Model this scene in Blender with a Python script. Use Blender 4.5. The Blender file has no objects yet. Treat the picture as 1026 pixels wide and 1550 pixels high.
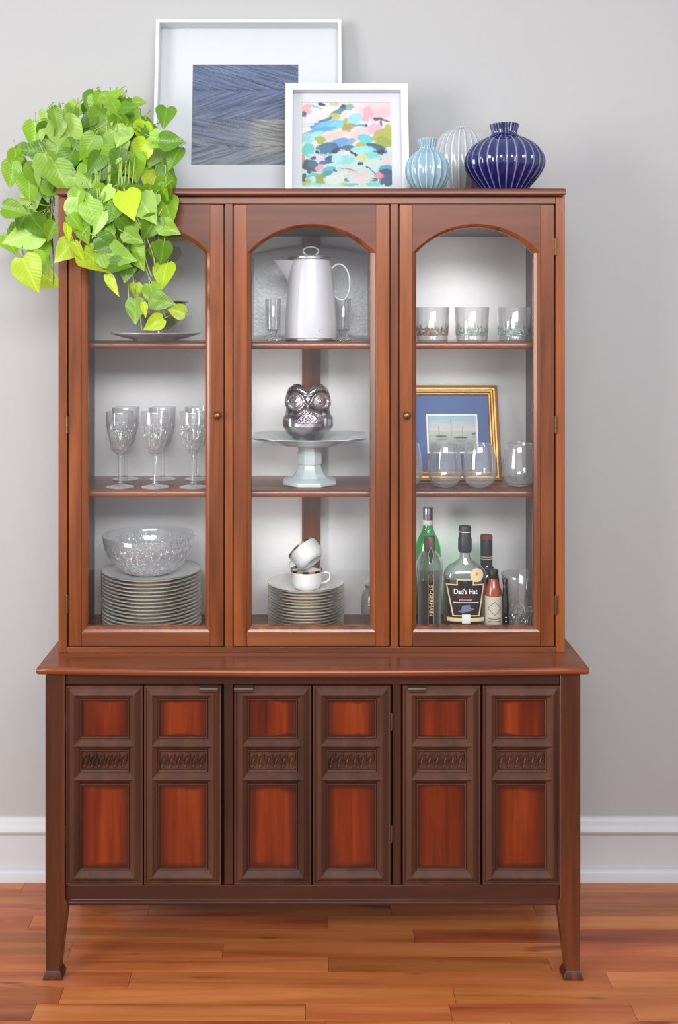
import bpy, math, random
from math import sin, cos, pi, radians as R
from mathutils import Vector, Matrix, noise
random.seed(7)
SC = bpy.context.scene
COL = SC.collection

# ------------------------------------------------------------------ camera
F = 1602.0; CX, CY = 470.0, 485.0; H = 1.668
cam = bpy.data.cameras.new('camera'); cam_o = bpy.data.objects.new('camera', cam); COL.objects.link(cam_o)
cam.sensor_fit = 'HORIZONTAL'; cam.sensor_width = 36.0; cam.lens = 36.0 * F / 1026.0
cam.shift_x = (513 - CX) / 1026.0; cam.shift_y = (CY - 775) / 1026.0
cam.clip_start = 0.05
cam_o.location = (0, 0, H); cam_o.rotation_euler = (pi / 2, 0, 0)
SC.camera = cam_o

def PX(px, D): return (px - CX) * D / F          # measured pixel column -> metres at distance D
def PZ(py, D): return H - (py - CY) * D / F      # measured pixel row -> height at distance D

# ------------------------------------------------------------------ light
w = bpy.data.worlds.new('room_light'); SC.world = w; w.use_nodes = True
bg = w.node_tree.nodes['Background']; bg.inputs[0].default_value = (0.92, 0.95, 1.0, 1); bg.inputs[1].default_value = 0.88
def area(name, loc, target, sx, sy, power, color, spread=180):
    l = bpy.data.lights.new(name, 'AREA'); l.shape = 'RECTANGLE'; l.size = sx; l.size_y = sy
    l.energy = power; l.color = color; l.spread = R(spread)
    o = bpy.data.objects.new(name, l); COL.objects.link(o); o.location = loc
    o.rotation_euler = (Vector(target) - Vector(loc)).to_track_quat('-Z', 'Y').to_euler()
    return o
area('window_light', (-4.1, -0.8, 1.90), (0.6, 3.1, 1.8), 1.9, 2.3, 70, (1.0, 0.98, 0.95), 110)
area('front_fill_light', (0.2, -1.5, 3.25), (-0.2, 3.0, 1.6), 3.2, 1.1, 36, (0.98, 0.99, 1.0), 75)  # added fill lamp, high behind the camera, to brighten the hutch interior
SC.view_settings.view_transform = 'Standard'; SC.view_settings.look = 'None'
SC.view_settings.exposure = 0.0; SC.view_settings.gamma = 1.0
SC.view_settings.use_curve_mapping = False
SC.cycles.use_denoising = True
SC.cycles.max_bounces = 14; SC.cycles.transparent_max_bounces = 40
SC.cycles.transmission_bounces = 12; SC.cycles.glossy_bounces = 6; SC.cycles.diffuse_bounces = 4
SC.cycles.caustics_reflective = False; SC.cycles.caustics_refractive = False
SC.cycles.sample_clamp_indirect = 4.0

# ------------------------------------------------------------------ helpers
def lin(r, g, b):
    def f(c):
        c /= 255.0
        return c / 12.92 if c <= 0.04045 else ((c + 0.055) / 1.055) ** 2.4
    return (f(r), f(g), f(b), 1.0)

def fine(prof, k=4):
    out = []
    for a, b in zip(prof, prof[1:]): out += [(a[0]+(b[0]-a[0])*q/k, a[1]+(b[1]-a[1])*q/k) for q in range(k)]
    return out + [prof[-1]]

class MB:
    def __init__(s): s.v = []; s.f = []; s.m = []; s.c = None
    def add(s, vs, fs, mi=0):
        o = len(s.v); s.v += [tuple(v) for v in vs]; s.f += [[i + o for i in f] for f in fs]; s.m += [mi] * len(fs)
        return o
    def box(s, x0, x1, y0, y1, z0, z1, mi=0):
        s.add([(x0,y0,z0),(x1,y0,z0),(x1,y1,z0),(x0,y1,z0),(x0,y0,z1),(x1,y0,z1),(x1,y1,z1),(x0,y1,z1)],
              [(0,3,2,1),(4,5,6,7),(0,1,5,4),(1,2,6,5),(2,3,7,6),(3,0,4,7)], mi); return s
    def prism_xz(s, poly, y0, y1, mi=0):                   # polygon in xz (counter-clockwise seen from -y), extruded along y
        n = len(poly)
        s.add([(x, y0, z) for x, z in poly] + [(x, y1, z) for x, z in poly],
              [list(range(n)), list(range(2*n-1, n-1, -1))] + [[i, i+n, (i+1) % n + n, (i+1) % n] for i in range(n)], mi); return s
    def prism_yz(s, poly, x0, x1, mi=0):
        n = len(poly)
        s.add([(x0, y, z) for y, z in poly] + [(x1, y, z) for y, z in poly],
              [list(range(n)), list(range(2*n-1, n-1, -1))] + [[i, i+n, (i+1) % n + n, (i+1) % n] for i in range(n)], mi); return s
    def prism_xy(s, poly, z0, z1, mi=0):
        n = len(poly)
        s.add([(x, y, z0) for x, y in poly] + [(x, y, z1) for x, y in poly],
              [list(range(n-1, -1, -1)), list(range(n, 2*n))] + [[i, (i+1) % n, (i+1) % n + n, i+n] for i in range(n)], mi); return s
    def rings(s, rings, closed=True, mi=0, cap0=False, cap1=False):
        n = len(rings[0]); o = len(s.v)
        for r in rings: s.v += [tuple(p) for p in r]
        for k in range(len(rings) - 1):
            for i in range(n if closed else n - 1):
                j = (i + 1) % n
                s.f.append([o+k*n+i, o+k*n+j, o+(k+1)*n+j, o+(k+1)*n+i]); s.m.append(mi)
        if cap0: s.f.append([o+i for i in range(n-1, -1, -1)]); s.m.append(mi)
        if cap1: s.f.append([o+(len(rings)-1)*n+i for i in range(n)]); s.m.append(mi)
        return s
    def lathe(s, prof, n=40, c=(0,0,0), mi=0, fn=None):      # prof [(r,z)] ; fn(theta,r,z)->(x,y,z)
        rs = []
        for r, z in prof:
            r = max(r, 1e-5); ring = []
            for i in range(n):
                t = 2*pi*i/n
                p = fn(t, r, z) if fn else (r*cos(t), r*sin(t), z)
                ring.append((p[0]+c[0], p[1]+c[1], p[2]+c[2]))
            rs.append(ring)
        return s.rings(rs, True, mi)
    def tube(s, pts, r, n=6, mi=0, closed=False):
        P = [Vector(p) for p in pts]; rs = []
        N = len(P); up = Vector((0.13, 0.31, 0.94))
        for i in range(N):
            a = P[(i-1) % N] if (closed or i > 0) else P[i]; b = P[(i+1) % N] if (closed or i < N-1) else P[i]
            t = (b - a).normalized(); x = t.cross(up)
            if x.length < 1e-3: x = t.cross(Vector((1,0,0)))
            x.normalize(); y = x.cross(t).normalized()
            rr = r[i] if isinstance(r, (list, tuple)) else r
            rs.append([tuple(P[i] + x*rr*cos(2*pi*k/n) + y*rr*sin(2*pi*k/n)) for k in range(n)])
        if closed: rs.append(rs[0])
        return s.rings(rs, True, mi, not closed, not closed)
    def frame(s, x0, z0, x1, z1, y, prof, mi=0):             # mitred moulding round a rectangle; prof [(inset, height)]
        rs = []
        for d, h in prof:
            rs.append([(x0+d, y-h, z0+d), (x1-d, y-h, z0+d), (x1-d, y-h, z1-d), (x0+d, y-h, z1-d)])
        return s.rings(rs, True, mi)
    def build(s, name, mats, parent=None, smooth=False, bevel=0, local=False, angle=40, segs=2):
        me = bpy.data.meshes.new(name)
        off = Vector((0,0,0))
        if parent is not None and not local:
            p = parent
            while p is not None: off += p.location; p = p.parent
        me.from_pydata([(v[0]-off.x, v[1]-off.y, v[2]-off.z) for v in s.v], [], s.f)
        if not isinstance(mats, (list, tuple)): mats = [mats]
        for m in mats: me.materials.append(m)
        me.polygons.foreach_set('material_index', s.m)
        if s.c:
            a = me.color_attributes.new('paint', 'FLOAT_COLOR', 'POINT')
            a.data.foreach_set('color', [x for c in s.c for x in (c[0], c[1], c[2], 1.0)])
        me.update()
        import bmesh
        bm = bmesh.new(); bm.from_mesh(me)
        bmesh.ops.recalc_face_normals(bm, faces=bm.faces); bm.to_mesh(me); bm.free()
        if smooth:
            me.shade_smooth()
            if angle < 180: me.set_sharp_from_angle(angle=R(angle))
        o = bpy.data.objects.new(name, me); COL.objects.link(o)
        if parent is not None: o.parent = parent
        if bevel:
            b = o.modifiers.new('bevel', 'BEVEL'); b.width = bevel; b.segments = segs; b.limit_method = 'ANGLE'; b.angle_limit = R(35)
            if not smooth: me.shade_smooth(); me.set_sharp_from_angle(angle=R(30))
        return o

def tag(o, label, cat, group=None, kind=None):
    if label: o['label'] = label
    if cat: o['category'] = cat
    if group: o['group'] = group
    if kind: o['kind'] = kind
    return o
def thing(name, loc, label, cat, group=None):
    o = bpy.data.objects.new(name, None); COL.objects.link(o); o.location = loc; o.empty_display_size = 0.05
    return tag(o, label, cat, group)
def dup(root, loc, label=None, rotz=0.0):
    def cp(o, par):
        c = o.copy(); COL.objects.link(c)
        if par is not None: c.parent = par
        for ch in o.children: cp(ch, c)
        return c
    r = cp(root, None); r.location = loc; r.rotation_euler[2] = rotz
    if label: r['label'] = label
    return r
def ordinal(i): return ['topmost','second','third','fourth','fifth','sixth','seventh','eighth','ninth','tenth','eleventh','twelfth','thirteenth','fourteenth','fifteenth','sixteenth','seventeenth','eighteenth'][i]

# ------------------------------------------------------------------ materials
def nmat(name):
    m = bpy.data.materials.new(name); m.use_nodes = True
    nt = m.node_tree; return m, nt, nt.nodes, nt.links, nt.nodes['Principled BSDF']
def plain(name, col, rough=0.5, metal=0.0, coat=0.0, spec=0.5, bump=0, bscale=60):
    m, nt, N, L, p = nmat(name)
    p.inputs['Base Color'].default_value = col; p.inputs['Roughness'].default_value = rough
    p.inputs['Metallic'].default_value = metal; p.inputs['Coat Weight'].default_value = coat
    p.inputs['Specular IOR Level'].default_value = spec
    tc = N.new('ShaderNodeTexCoord'); nz = N.new('ShaderNodeTexNoise'); nz.inputs['Scale'].default_value = bscale
    nz.inputs['Detail'].default_value = 4
    L.new(tc.outputs['Object'], nz.inputs['Vector'])
    mx = N.new('ShaderNodeMixRGB'); mx.blend_type = 'MULTIPLY'; mx.inputs[0].default_value = 0.06
    mx.inputs[1].default_value = col; L.new(nz.outputs['Fac'], mx.inputs[2]); L.new(mx.outputs[0], p.inputs['Base Color'])
    if bump:
        b = N.new('ShaderNodeBump'); b.inputs['Strength'].default_value = bump; b.inputs['Distance'].default_value = 0.002
        L.new(nz.outputs['Fac'], b.inputs['Height']); L.new(b.outputs[0], p.inputs['Normal'])
    return m
def wood(name, cols, grain='z', rough=0.3, coat=0.25, sc=1.0, blotch=0.5, rnd=False, edge_shade=None):
    m, nt, N, L, p = nmat(name)
    tc = N.new('ShaderNodeTexCoord'); src = tc.outputs['Object']
    oi = N.new('ShaderNodeObjectInfo')
    ad = N.new('ShaderNodeVectorMath'); ad.operation = 'ADD'
    ml = N.new('ShaderNodeVectorMath'); ml.operation = 'SCALE'; ml.inputs[0].default_value = (7.3, 3.1, 5.7)
    L.new(oi.outputs['Random'], ml.inputs['Scale']); L.new(src, ad.inputs[0]); L.new(ml.outputs[0], ad.inputs[1]); src = ad.outputs[0]
    s = {'x': (1.6, 30, 30), 'y': (30, 1.6, 30), 'z': (30, 30, 1.6)}[grain]
    mp = N.new('ShaderNodeMapping'); mp.inputs['Scale'].default_value = [k*sc for k in s]; L.new(src, mp.inputs['Vector'])
    n1 = N.new('ShaderNodeTexNoise'); n1.inputs['Scale'].default_value = 1.0; n1.inputs['Detail'].default_value = 5
    n1.inputs['Roughness'].default_value = 0.6; n1.inputs['Distortion'].default_value = 0.5; L.new(mp.outputs[0], n1.inputs['Vector'])
    s2 = {'x': (1, 7, 7), 'y': (7, 1, 7), 'z': (7, 7, 1)}[grain]
    mp2 = N.new('ShaderNodeMapping'); mp2.inputs['Scale'].default_value = [k*sc for k in s2]; L.new(src, mp2.inputs['Vector'])
    n2 = N.new('ShaderNodeTexNoise'); n2.inputs['Scale'].default_value = 1.0; n2.inputs['Detail'].default_value = 3; L.new(mp2.outputs[0], n2.inputs['Vector'])
    mix = N.new('ShaderNodeMath'); mix.operation = 'MULTIPLY_ADD'; mix.inputs[1].default_value = blotch
    sub = N.new('ShaderNodeMath'); sub.operation = 'MULTIPLY'; sub.inputs[1].default_value = 1 - blotch
    L.new(n1.outputs['Fac'], sub.inputs[0]); L.new(n2.outputs['Fac'], mix.inputs[0]); L.new(sub.outputs[0], mix.inputs[2])
    cr = N.new('ShaderNodeValToRGB'); cr.color_ramp.elements[0].position = 0.33; cr.color_ramp.elements[1].position = 0.68
    cr.color_ramp.elements[0].color = cols[0]; cr.color_ramp.elements[1].color = cols[-1]
    if len(cols) == 3: e = cr.color_ramp.elements.new(0.5); e.color = cols[1]
    L.new(mix.outputs[0], cr.inputs[0]); out = cr.outputs[0]
    if rnd:
        hs = N.new('ShaderNodeHueSaturation'); mr = N.new('ShaderNodeMapRange'); mr.inputs[3].default_value = 0.82; mr.inputs[4].default_value = 1.14
        L.new(oi.outputs['Random'], mr.inputs[0]); L.new(mr.outputs[0], hs.inputs['Value']); L.new(out, hs.inputs['Color'])
        mr2 = N.new('ShaderNodeMapRange'); mr2.inputs[3].default_value = 0.490; mr2.inputs[4].default_value = 0.505
        wn = N.new('ShaderNodeTexWhiteNoise'); wn.noise_dimensions = '1D'; L.new(oi.outputs['Random'], wn.inputs['W'])
        L.new(wn.outputs['Value'], mr2.inputs[0]); L.new(mr2.outputs[0], hs.inputs['Hue']); out = hs.outputs[0]
        # dark knots and mineral streaks
        mp3 = N.new('ShaderNodeMapping'); mp3.inputs['Scale'].default_value = (3.2, 22, 1); L.new(src, mp3.inputs['Vector'])
        vn = N.new('ShaderNodeTexNoise'); vn.inputs['Scale'].default_value = 1.3; vn.inputs['Detail'].default_value = 2; L.new(mp3.outputs[0], vn.inputs['Vector'])
        c3 = N.new('ShaderNodeValToRGB'); c3.color_ramp.elements[0].position = 0.66; c3.color_ramp.elements[1].position = 0.78
        c3.color_ramp.elements[0].color = (1,1,1,1); c3.color_ramp.elements[1].color = (0.32,0.24,0.2,1)
        L.new(vn.outputs['Fac'], c3.inputs[0])
        mm = N.new('ShaderNodeMixRGB'); mm.blend_type = 'MULTIPLY'; mm.inputs[0].default_value = 1.0
        L.new(out, mm.inputs[1]); L.new(c3.outputs[0], mm.inputs[2]); out = mm.outputs[0]
    if edge_shade:                                            # moulding's shade put into the colour: veneer darker towards its edges
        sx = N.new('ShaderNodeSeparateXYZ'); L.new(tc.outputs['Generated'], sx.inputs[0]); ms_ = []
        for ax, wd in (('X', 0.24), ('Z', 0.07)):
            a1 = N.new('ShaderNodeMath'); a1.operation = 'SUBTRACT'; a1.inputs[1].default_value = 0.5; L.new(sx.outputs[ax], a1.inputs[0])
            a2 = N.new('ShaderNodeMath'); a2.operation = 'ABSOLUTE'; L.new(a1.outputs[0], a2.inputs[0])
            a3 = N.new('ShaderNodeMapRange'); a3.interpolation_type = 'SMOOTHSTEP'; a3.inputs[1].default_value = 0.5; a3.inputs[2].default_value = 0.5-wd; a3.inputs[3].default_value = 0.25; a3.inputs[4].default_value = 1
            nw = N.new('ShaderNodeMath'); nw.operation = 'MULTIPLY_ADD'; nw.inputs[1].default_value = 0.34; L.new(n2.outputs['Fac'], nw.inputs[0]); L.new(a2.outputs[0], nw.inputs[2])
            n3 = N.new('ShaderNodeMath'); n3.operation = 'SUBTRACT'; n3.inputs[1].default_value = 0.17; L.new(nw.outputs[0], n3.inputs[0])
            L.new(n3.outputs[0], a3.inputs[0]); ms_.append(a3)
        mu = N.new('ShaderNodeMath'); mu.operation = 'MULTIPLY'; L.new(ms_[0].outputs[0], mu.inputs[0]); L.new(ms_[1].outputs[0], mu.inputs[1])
        bm_ = N.new('ShaderNodeMixRGB'); bm_.inputs[1].default_value = edge_shade; L.new(mu.outputs[0], bm_.inputs[0]); L.new(out, bm_.inputs[2]); out = bm_.outputs[0]
    L.new(out, p.inputs['Base Color']); p.inputs['Roughness'].default_value = rough
    p.inputs['Coat Weight'].default_value = coat; p.inputs['Coat Roughness'].default_value = 0.18; p.inputs['Specular IOR Level'].default_value = 0.38
    b = N.new('ShaderNodeBump'); b.inputs['Strength'].default_value = 0.08; b.inputs['Distance'].default_value = 0.001
    L.new(n1.outputs['Fac'], b.inputs['Height']); L.new(b.outputs[0], p.inputs['Normal'])
    return m
def painted(name, rough=0.5, metal=0.0, coat=0.0):               # colour read from the mesh's own paint layer (prints, glaze)
    m, nt, N, L, p = nmat(name)
    a = N.new('ShaderNodeVertexColor'); a.layer_name = 'paint'; L.new(a.outputs[0], p.inputs['Base Color'])
    p.inputs['Roughness'].default_value = rough; p.inputs['Metallic'].default_value = metal; p.inputs['Coat Weight'].default_value = coat
    return m
def thin_glass(name, tint=(1,1,1,1), edge=(0.45,0.47,0.48,1), refl=1.0, bump=0, bscale=(120,120,60), power=0.35, rough=0.0, kind='noise', haze=0.0):
    m, nt, N, L, p = nmat(name); N.remove(p); out = N['Material Output']
    lw = N.new('ShaderNodeLayerWeight'); lw.inputs['Blend'].default_value = power
    fr = N.new('ShaderNodeLayerWeight'); fr.inputs['Blend'].default_value = 0.5       # Schlick reflectance, the same from both sides
    pw = N.new('ShaderNodeMath'); pw.operation = 'POWER'; pw.inputs[1].default_value = 5.0; L.new(fr.outputs['Facing'], pw.inputs[0])
    sk = N.new('ShaderNodeMath'); sk.operation = 'MULTIPLY_ADD'; sk.inputs[1].default_value = 0.96; sk.inputs[2].default_value = 0.04; L.new(pw.outputs[0], sk.inputs[0])
    mc = N.new('ShaderNodeMixRGB'); mc.inputs[1].default_value = tint; mc.inputs[2].default_value = edge
    L.new(lw.outputs['Facing'], mc.inputs[0])
    t = N.new('ShaderNodeBsdfTransparent'); L.new(mc.outputs[0], t.inputs[0])
    g = N.new('ShaderNodeBsdfGlossy'); g.inputs['Roughness'].default_value = rough; g.inputs['Color'].default_value = (1,1,1,1)
    ml = N.new('ShaderNodeMath'); ml.operation = 'MULTIPLY'; ml.inputs[1].default_value = refl; ml.use_clamp = True
    L.new(sk.outputs[0], ml.inputs[0])
    ms = N.new('ShaderNodeMixShader'); L.new(ml.outputs[0], ms.inputs[0]); L.new(t.outputs[0], ms.inputs[1]); L.new(g.outputs[0], ms.inputs[2])
    last = ms
    if haze:                                             # the little light that glass edges scatter
        df = N.new('ShaderNodeBsdfDiffuse'); df.inputs['Color'].default_value = (0.95,0.96,0.97,1)
        hz = N.new('ShaderNodeMath'); hz.operation = 'POWER'; hz.inputs[1].default_value = 2.2; L.new(fr.outputs['Facing'], hz.inputs[0])
        h2 = N.new('ShaderNodeMath'); h2.operation = 'MULTIPLY_ADD'; h2.inputs[1].default_value = haze; h2.inputs[2].default_value = haze*0.08; h2.use_clamp = True; L.new(hz.outputs[0], h2.inputs[0])
        last = N.new('ShaderNodeMixShader'); L.new(h2.outputs[0], last.inputs[0]); L.new(ms.outputs[0], last.inputs[1]); L.new(df.outputs[0], last.inputs[2])
    L.new(last.outputs[0], out.inputs['Surface'])
    if bump:
        tc = N.new('ShaderNodeTexCoord'); mp = N.new('ShaderNodeMapping'); mp.inputs['Scale'].default_value = bscale
        L.new(tc.outputs['Object'], mp.inputs['Vector'])
        if kind == 'voronoi':
            nz = N.new('ShaderNodeTexVoronoi'); nz.inputs['Scale'].default_value = 1; h = nz.outputs['Distance']
        else:
            nz = N.new('ShaderNodeTexNoise'); nz.inputs['Scale'].default_value = 1; h = nz.outputs['Fac']
        L.new(mp.outputs[0], nz.inputs['Vector'])
        b = N.new('ShaderNodeBump'); b.inputs['Strength'].default_value = bump; b.inputs['Distance'].default_value = 0.004
        L.new(h, b.inputs['Height'])
        for q in (lw, fr, g): L.new(b.outputs[0], q.inputs['Normal'])
    return m

M = {}
M['wall'] = plain('wall_paint', lin(176, 175, 175), 0.85, bump=0.05, bscale=180, spec=0.2)
M['trim'] = plain('white_trim_paint', lin(200, 201, 205), 0.35)
M['backp'] = plain('grey_white_back_panel', lin(246, 245, 245), 0.6, spec=0.3)
M['hutch_v'] = wood('walnut_vertical', [lin(70,32,11), lin(118,60,24), lin(150,82,34)], 'z', 0.25, 0.3)
M['hutch_h'] = wood('walnut_horizontal', [lin(72,34,15), lin(110,57,27), lin(136,76,38)], 'x', 0.30, 0.35)
M['arch'] = wood('walnut_arch_rail', [lin(76,34,17), lin(100,48,24), lin(118,60,32)], 'x', 0.4, 0.12)
M['inside'] = wood('walnut_inside', [lin(78,44,34), lin(104,60,46)], 'z', 0.45, 0.1)
M['counter'] = wood('walnut_counter', [lin(78,34,13), lin(116,55,23), lin(148,80,36)], 'x', 0.30, 0.22)
M['base_v'] = wood('dark_walnut_vertical', [lin(40,18,10), lin(70,35,18), lin(112,56,26)], 'z', 0.33, 0.3)
M['base_h'] = wood('dark_walnut_horizontal', [lin(38,17,11), lin(60,28,18), lin(88,42,24)], 'x', 0.36, 0.25)
M['mould'] = wood('umber_moulding', [lin(58,33,23), lin(78,46,33), lin(96,58,42)], 'z', 0.45, 0.12, sc=0.8)
M['panel'] = wood('red_walnut_veneer', [lin(58,16,6), lin(108,36,9), lin(146,62,20)], 'z', 0.28, 0.3, sc=1.3, blotch=0.6, edge_shade=lin(44,16,10))
M['gap'] = plain('dark_gap', lin(22, 12, 9), 0.8)
M['brass'] = plain('aged_brass', lin(122, 90, 60), 0.34, 0.85)
M['bronze'] = plain('dull_bronze', lin(96, 78, 66), 0.4, 0.7)
M['floorbase'] = wood('floor_underlay', [lin(120,66,38), lin(160,96,58)], 'x', 0.35, 0.2)
M['plank'] = wood('oak_plank', [lin(132,66,32), lin(184,105,55), lin(212,135,78)], 'x', 0.30, 0.3, sc=0.8, blotch=0.45, rnd=True)
M['pane'] = thin_glass('window_pane_glass', (1,1,1,1), (0.96,0.98,0.97,1), 0.75)
M['glass'] = thin_glass('clear_glass', (0.985,0.985,0.985,1), (0.48,0.49,0.50,1), 2.2, power=0.22, haze=0.42)
M['thick_glass'] = thin_glass('thick_base_glass', (0.93,0.94,0.94,1), (0.35,0.36,0.37,1), 2.2, bump=0.3, bscale=(90,90,200), power=0.45, haze=0.4)
M['crystal'] = thin_glass('cut_crystal', (0.97,0.97,0.98,1), (0.30,0.30,0.32,1), 3.0, bump=0.9, bscale=(170,170,80), power=0.30, kind='voronoi', haze=0.5)
M['china'] = plain('white_china', lin(232, 234, 232), 0.22, coat=0.3)
M['gold_rim'] = plain('gold_rim', lin(176, 140, 84), 0.3, 0.8)
M['enamel'] = plain('white_enamel', lin(204, 204, 209), 0.22, coat=0.5)
M['steel'] = plain('brushed_steel', lin(176, 176, 178), 0.28, 1.0)
M['white_frame'] = plain('white_frame_paint', lin(220, 222, 227), 0.35)
M['mat_board'] = plain('white_mat_board', lin(196, 198, 201), 0.8, spec=0.2)
M['blue_mat'] = plain('blue_mat_board', lin(92, 112, 158), 0.8, spec=0.2)
M['giltframe'] = plain('gilt_frame', lin(186, 140, 70), 0.34, 0.65, bump=0.3, bscale=90)
M['print'] = painted('printed_paper', 0.55)
M['glaze'] = painted('vase_glaze', 0.16, coat=0.6)
M['paintmetal'] = painted('banded_rim', 0.3, 0.3)
M['black'] = plain('black_plastic', lin(34, 34, 37), 0.4)
M['white_ink'] = plain('white_ink', lin(232, 232, 228), 0.6)
M['gold_ink'] = plain('gold_ink', lin(222, 204, 156), 0.5, 0.0)
M['red_ink'] = plain('red_ink', lin(130, 34, 40), 0.6)
M['label_black'] = plain('black_label', lin(26, 24, 28), 0.5)
M['label_cream'] = plain('cream_label', lin(222, 205, 160), 0.6)
M['label_grey'] = plain('grey_paper_label', lin(196, 186, 170), 0.7)
M['ironstone'] = plain('grey_ironstone', lin(196, 208, 210), 0.22, coat=0.4)

# =================================================================== THE SETTING
YW = 3.165
MB().box(-4.5, 4.5, YW, YW+0.12, -0.02, 3.3).build('wall_back', M['wall'])['kind'] = 'structure'
bb = MB()
zt, zc, zs = PZ(1238.5, 3.15), PZ(1264, 3.15), PZ(1315, 3.15)
bb.prism_yz([(YW,0.0),(YW-0.013,0.0),(YW-0.013,zc-0.002),(YW-0.016,zc),(YW-0.024,zc+0.006),(YW-0.026,zc+0.014),(YW-0.019,zc+0.022),(YW-0.015,zc+0.030),(YW-0.013,zt-0.012),(YW-0.009,zt-0.003),(YW-0.004,zt),(YW,zt)], -4.5, 4.5)
bb.build('baseboard_back', M['trim'], smooth=True, angle=50)['kind'] = 'structure'
sh = MB().prism_yz([(YW-0.012,0.0),(YW-0.028,0.0),(YW-0.028,zs-0.008),(YW-0.024,zs-0.002),(YW-0.014,zs)], -4.5, 4.5)
sh.build('trim_1', M['trim'], smooth=True, angle=50)['kind'] = 'structure'
fl = MB().box(-4.5, 4.5, -1.5, YW+0.1, -0.05, -0.004).build('floor', M['floorbase']); fl['kind'] = 'structure'
PW = 0.0632; row = 0; y = YW - 0.012
while y > 1.35:
    x = -2.2 - random.uniform(0, 0.7)
    while x < 2.2:
        ln = random.uniform(0.35, 1.25)
        MB().box(x+0.0005, x+ln-0.0005, y-PW+0.0005, y-0.0005, -0.004, random.uniform(-0.0004, 0.0)).build('plank', M['plank'], fl)
        x += ln
    y -= PW; row += 1

# =================================================================== SIDEBOARD (lower cabinet)
DF = 2.680                                  # plane of the legs' front faces
DD = 2.690                                  # plane of the doors
DB = 3.132                                  # back of the cabinet
sb = thing('sideboard', (PX(473, DF), 2.90, 0), 'dark walnut sideboard base with six moulded door panels and tapered legs', 'sideboard')
xl0, xl1 = PX(68.5, DF), PX(98, DF); xr0, xr1 = PX(848, DF), PX(878.5, DF)
zleg = PZ(1367, DF); zct = PZ(1014, 2.66); zcb = PZ(1025, 2.66)
for s, (a, b) in ((-1, (xl0, xl1)), (1, (xr0, xr1))):
    # front leg: stile that tapers on the inside below the cabinet, with a small flared foot
    g = MB(); d0, d1 = DF, DF + 0.045
    out_, inn = (a, b) if s < 0 else (b, a)
    px = 0.00167*s
    ft = [(out_, inn - s*0.006), (out_+0.002*-s, out_ - s*0.036)]
    sec = [(zcb, out_, inn, 0.045), (zleg+0.012, out_, inn, 0.045), (zleg, out_, inn - s*0.006, 0.045), (0.05, out_ - s*0.002, out_ - s*0.040, 0.036), (0.019, out_ - s*0.002, out_ - s*0.037, 0.034)]
    rs = [[(o_, d0, z), (i_, d0, z), (i_, d0+t, z), (o_, d0+t, z)] for z, o_, i_, t in sec]
    g.rings(rs, True, 0, True, True)
    g.build('leg', M['base_v'], sb, bevel=0.0015)
    f = MB(); rs = []
    for z, e in ((0.021, 0.000), (0.016, 0.003), (0.004, 0.007), (0.0, 0.007)):
        rs.append([(out_ + s*(e-0.002), d0-e, z), (out_ - s*(0.037+e), d0-e, z), (out_ - s*(0.037+e), d0+0.034+e, z), (out_ + s*(e-0.002), d0+0.034+e, z)])
    f.rings(rs, True, 0, True, True).build('foot', M['base_v'], sb, bevel=0.001)
    # rear leg
    g = MB(); sec = [(zleg+0.02, out_, inn), (zleg, out_, inn - s*0.006), (0.0, out_, out_ - s*0.036)]
    g.rings([[(o_, DB-0.045, z), (i_, DB-0.045, z), (i_, DB, z), (o_, DB, z)] for z, o_, i_ in sec], True, 0, True, True).build('leg', M['base_v'], sb)
    MB().box(min(out_, out_ - s*0.02), max(out_, out_ - s*0.02), DF+0.0455, DB-0.0455, zleg+0.0005, zcb-0.0005).build('side_panel', M['base_v'], sb)
# carcass
MB().box(xl0+0.021, xr1-0.021, DB-0.012, DB-0.001, zleg+0.02, zcb-0.001).build('back_panel', M['inside'], sb)
MB().box(xl1+0.0005, xr0-0.0005, DD+0.028, DB-0.013, zleg+0.012, zleg+0.03).build('bottom_board', M['inside'], sb)
MB().box(xl1-0.006, xr0+0.006, DD+0.026, DD+0.028, zleg+0.031, zcb-0.001).build('inner_board', M['gap'], sb)
# bottom rail, with a small step along its lower edge
zb0, zb1 = PZ(1369, DD), PZ(1340, DD)
g = MB().prism_yz([(DD+0.022, zb0), (DD-0.004, zb0), (DD-0.006, zb0+0.004), (DD-0.006, zb0+0.008), (DD, zb0+0.012), (DD, zb1), (DD+0.022, zb1)], xl1+0.0003, xr0-0.0003)
g.build('bottom_rail', M['base_h'], sb, bevel=0.0008)
MB().box(xl1+0.0003, xr0-0.0003, DD-0.002, DD+0.022, PZ(1036, DD), zcb-0.0003).build('top_rail', M['base_h'], sb, bevel=0.001)
for a, b in ((339, 352.5), (594.5, 607)):
    MB().box(PX(a, DD), PX(b, DD), DD+0.003, DD+0.022, zb1+0.0002, PZ(1036, DD)-0.0002).build('divider', M['base_v'], sb, bevel=0.001)
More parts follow.
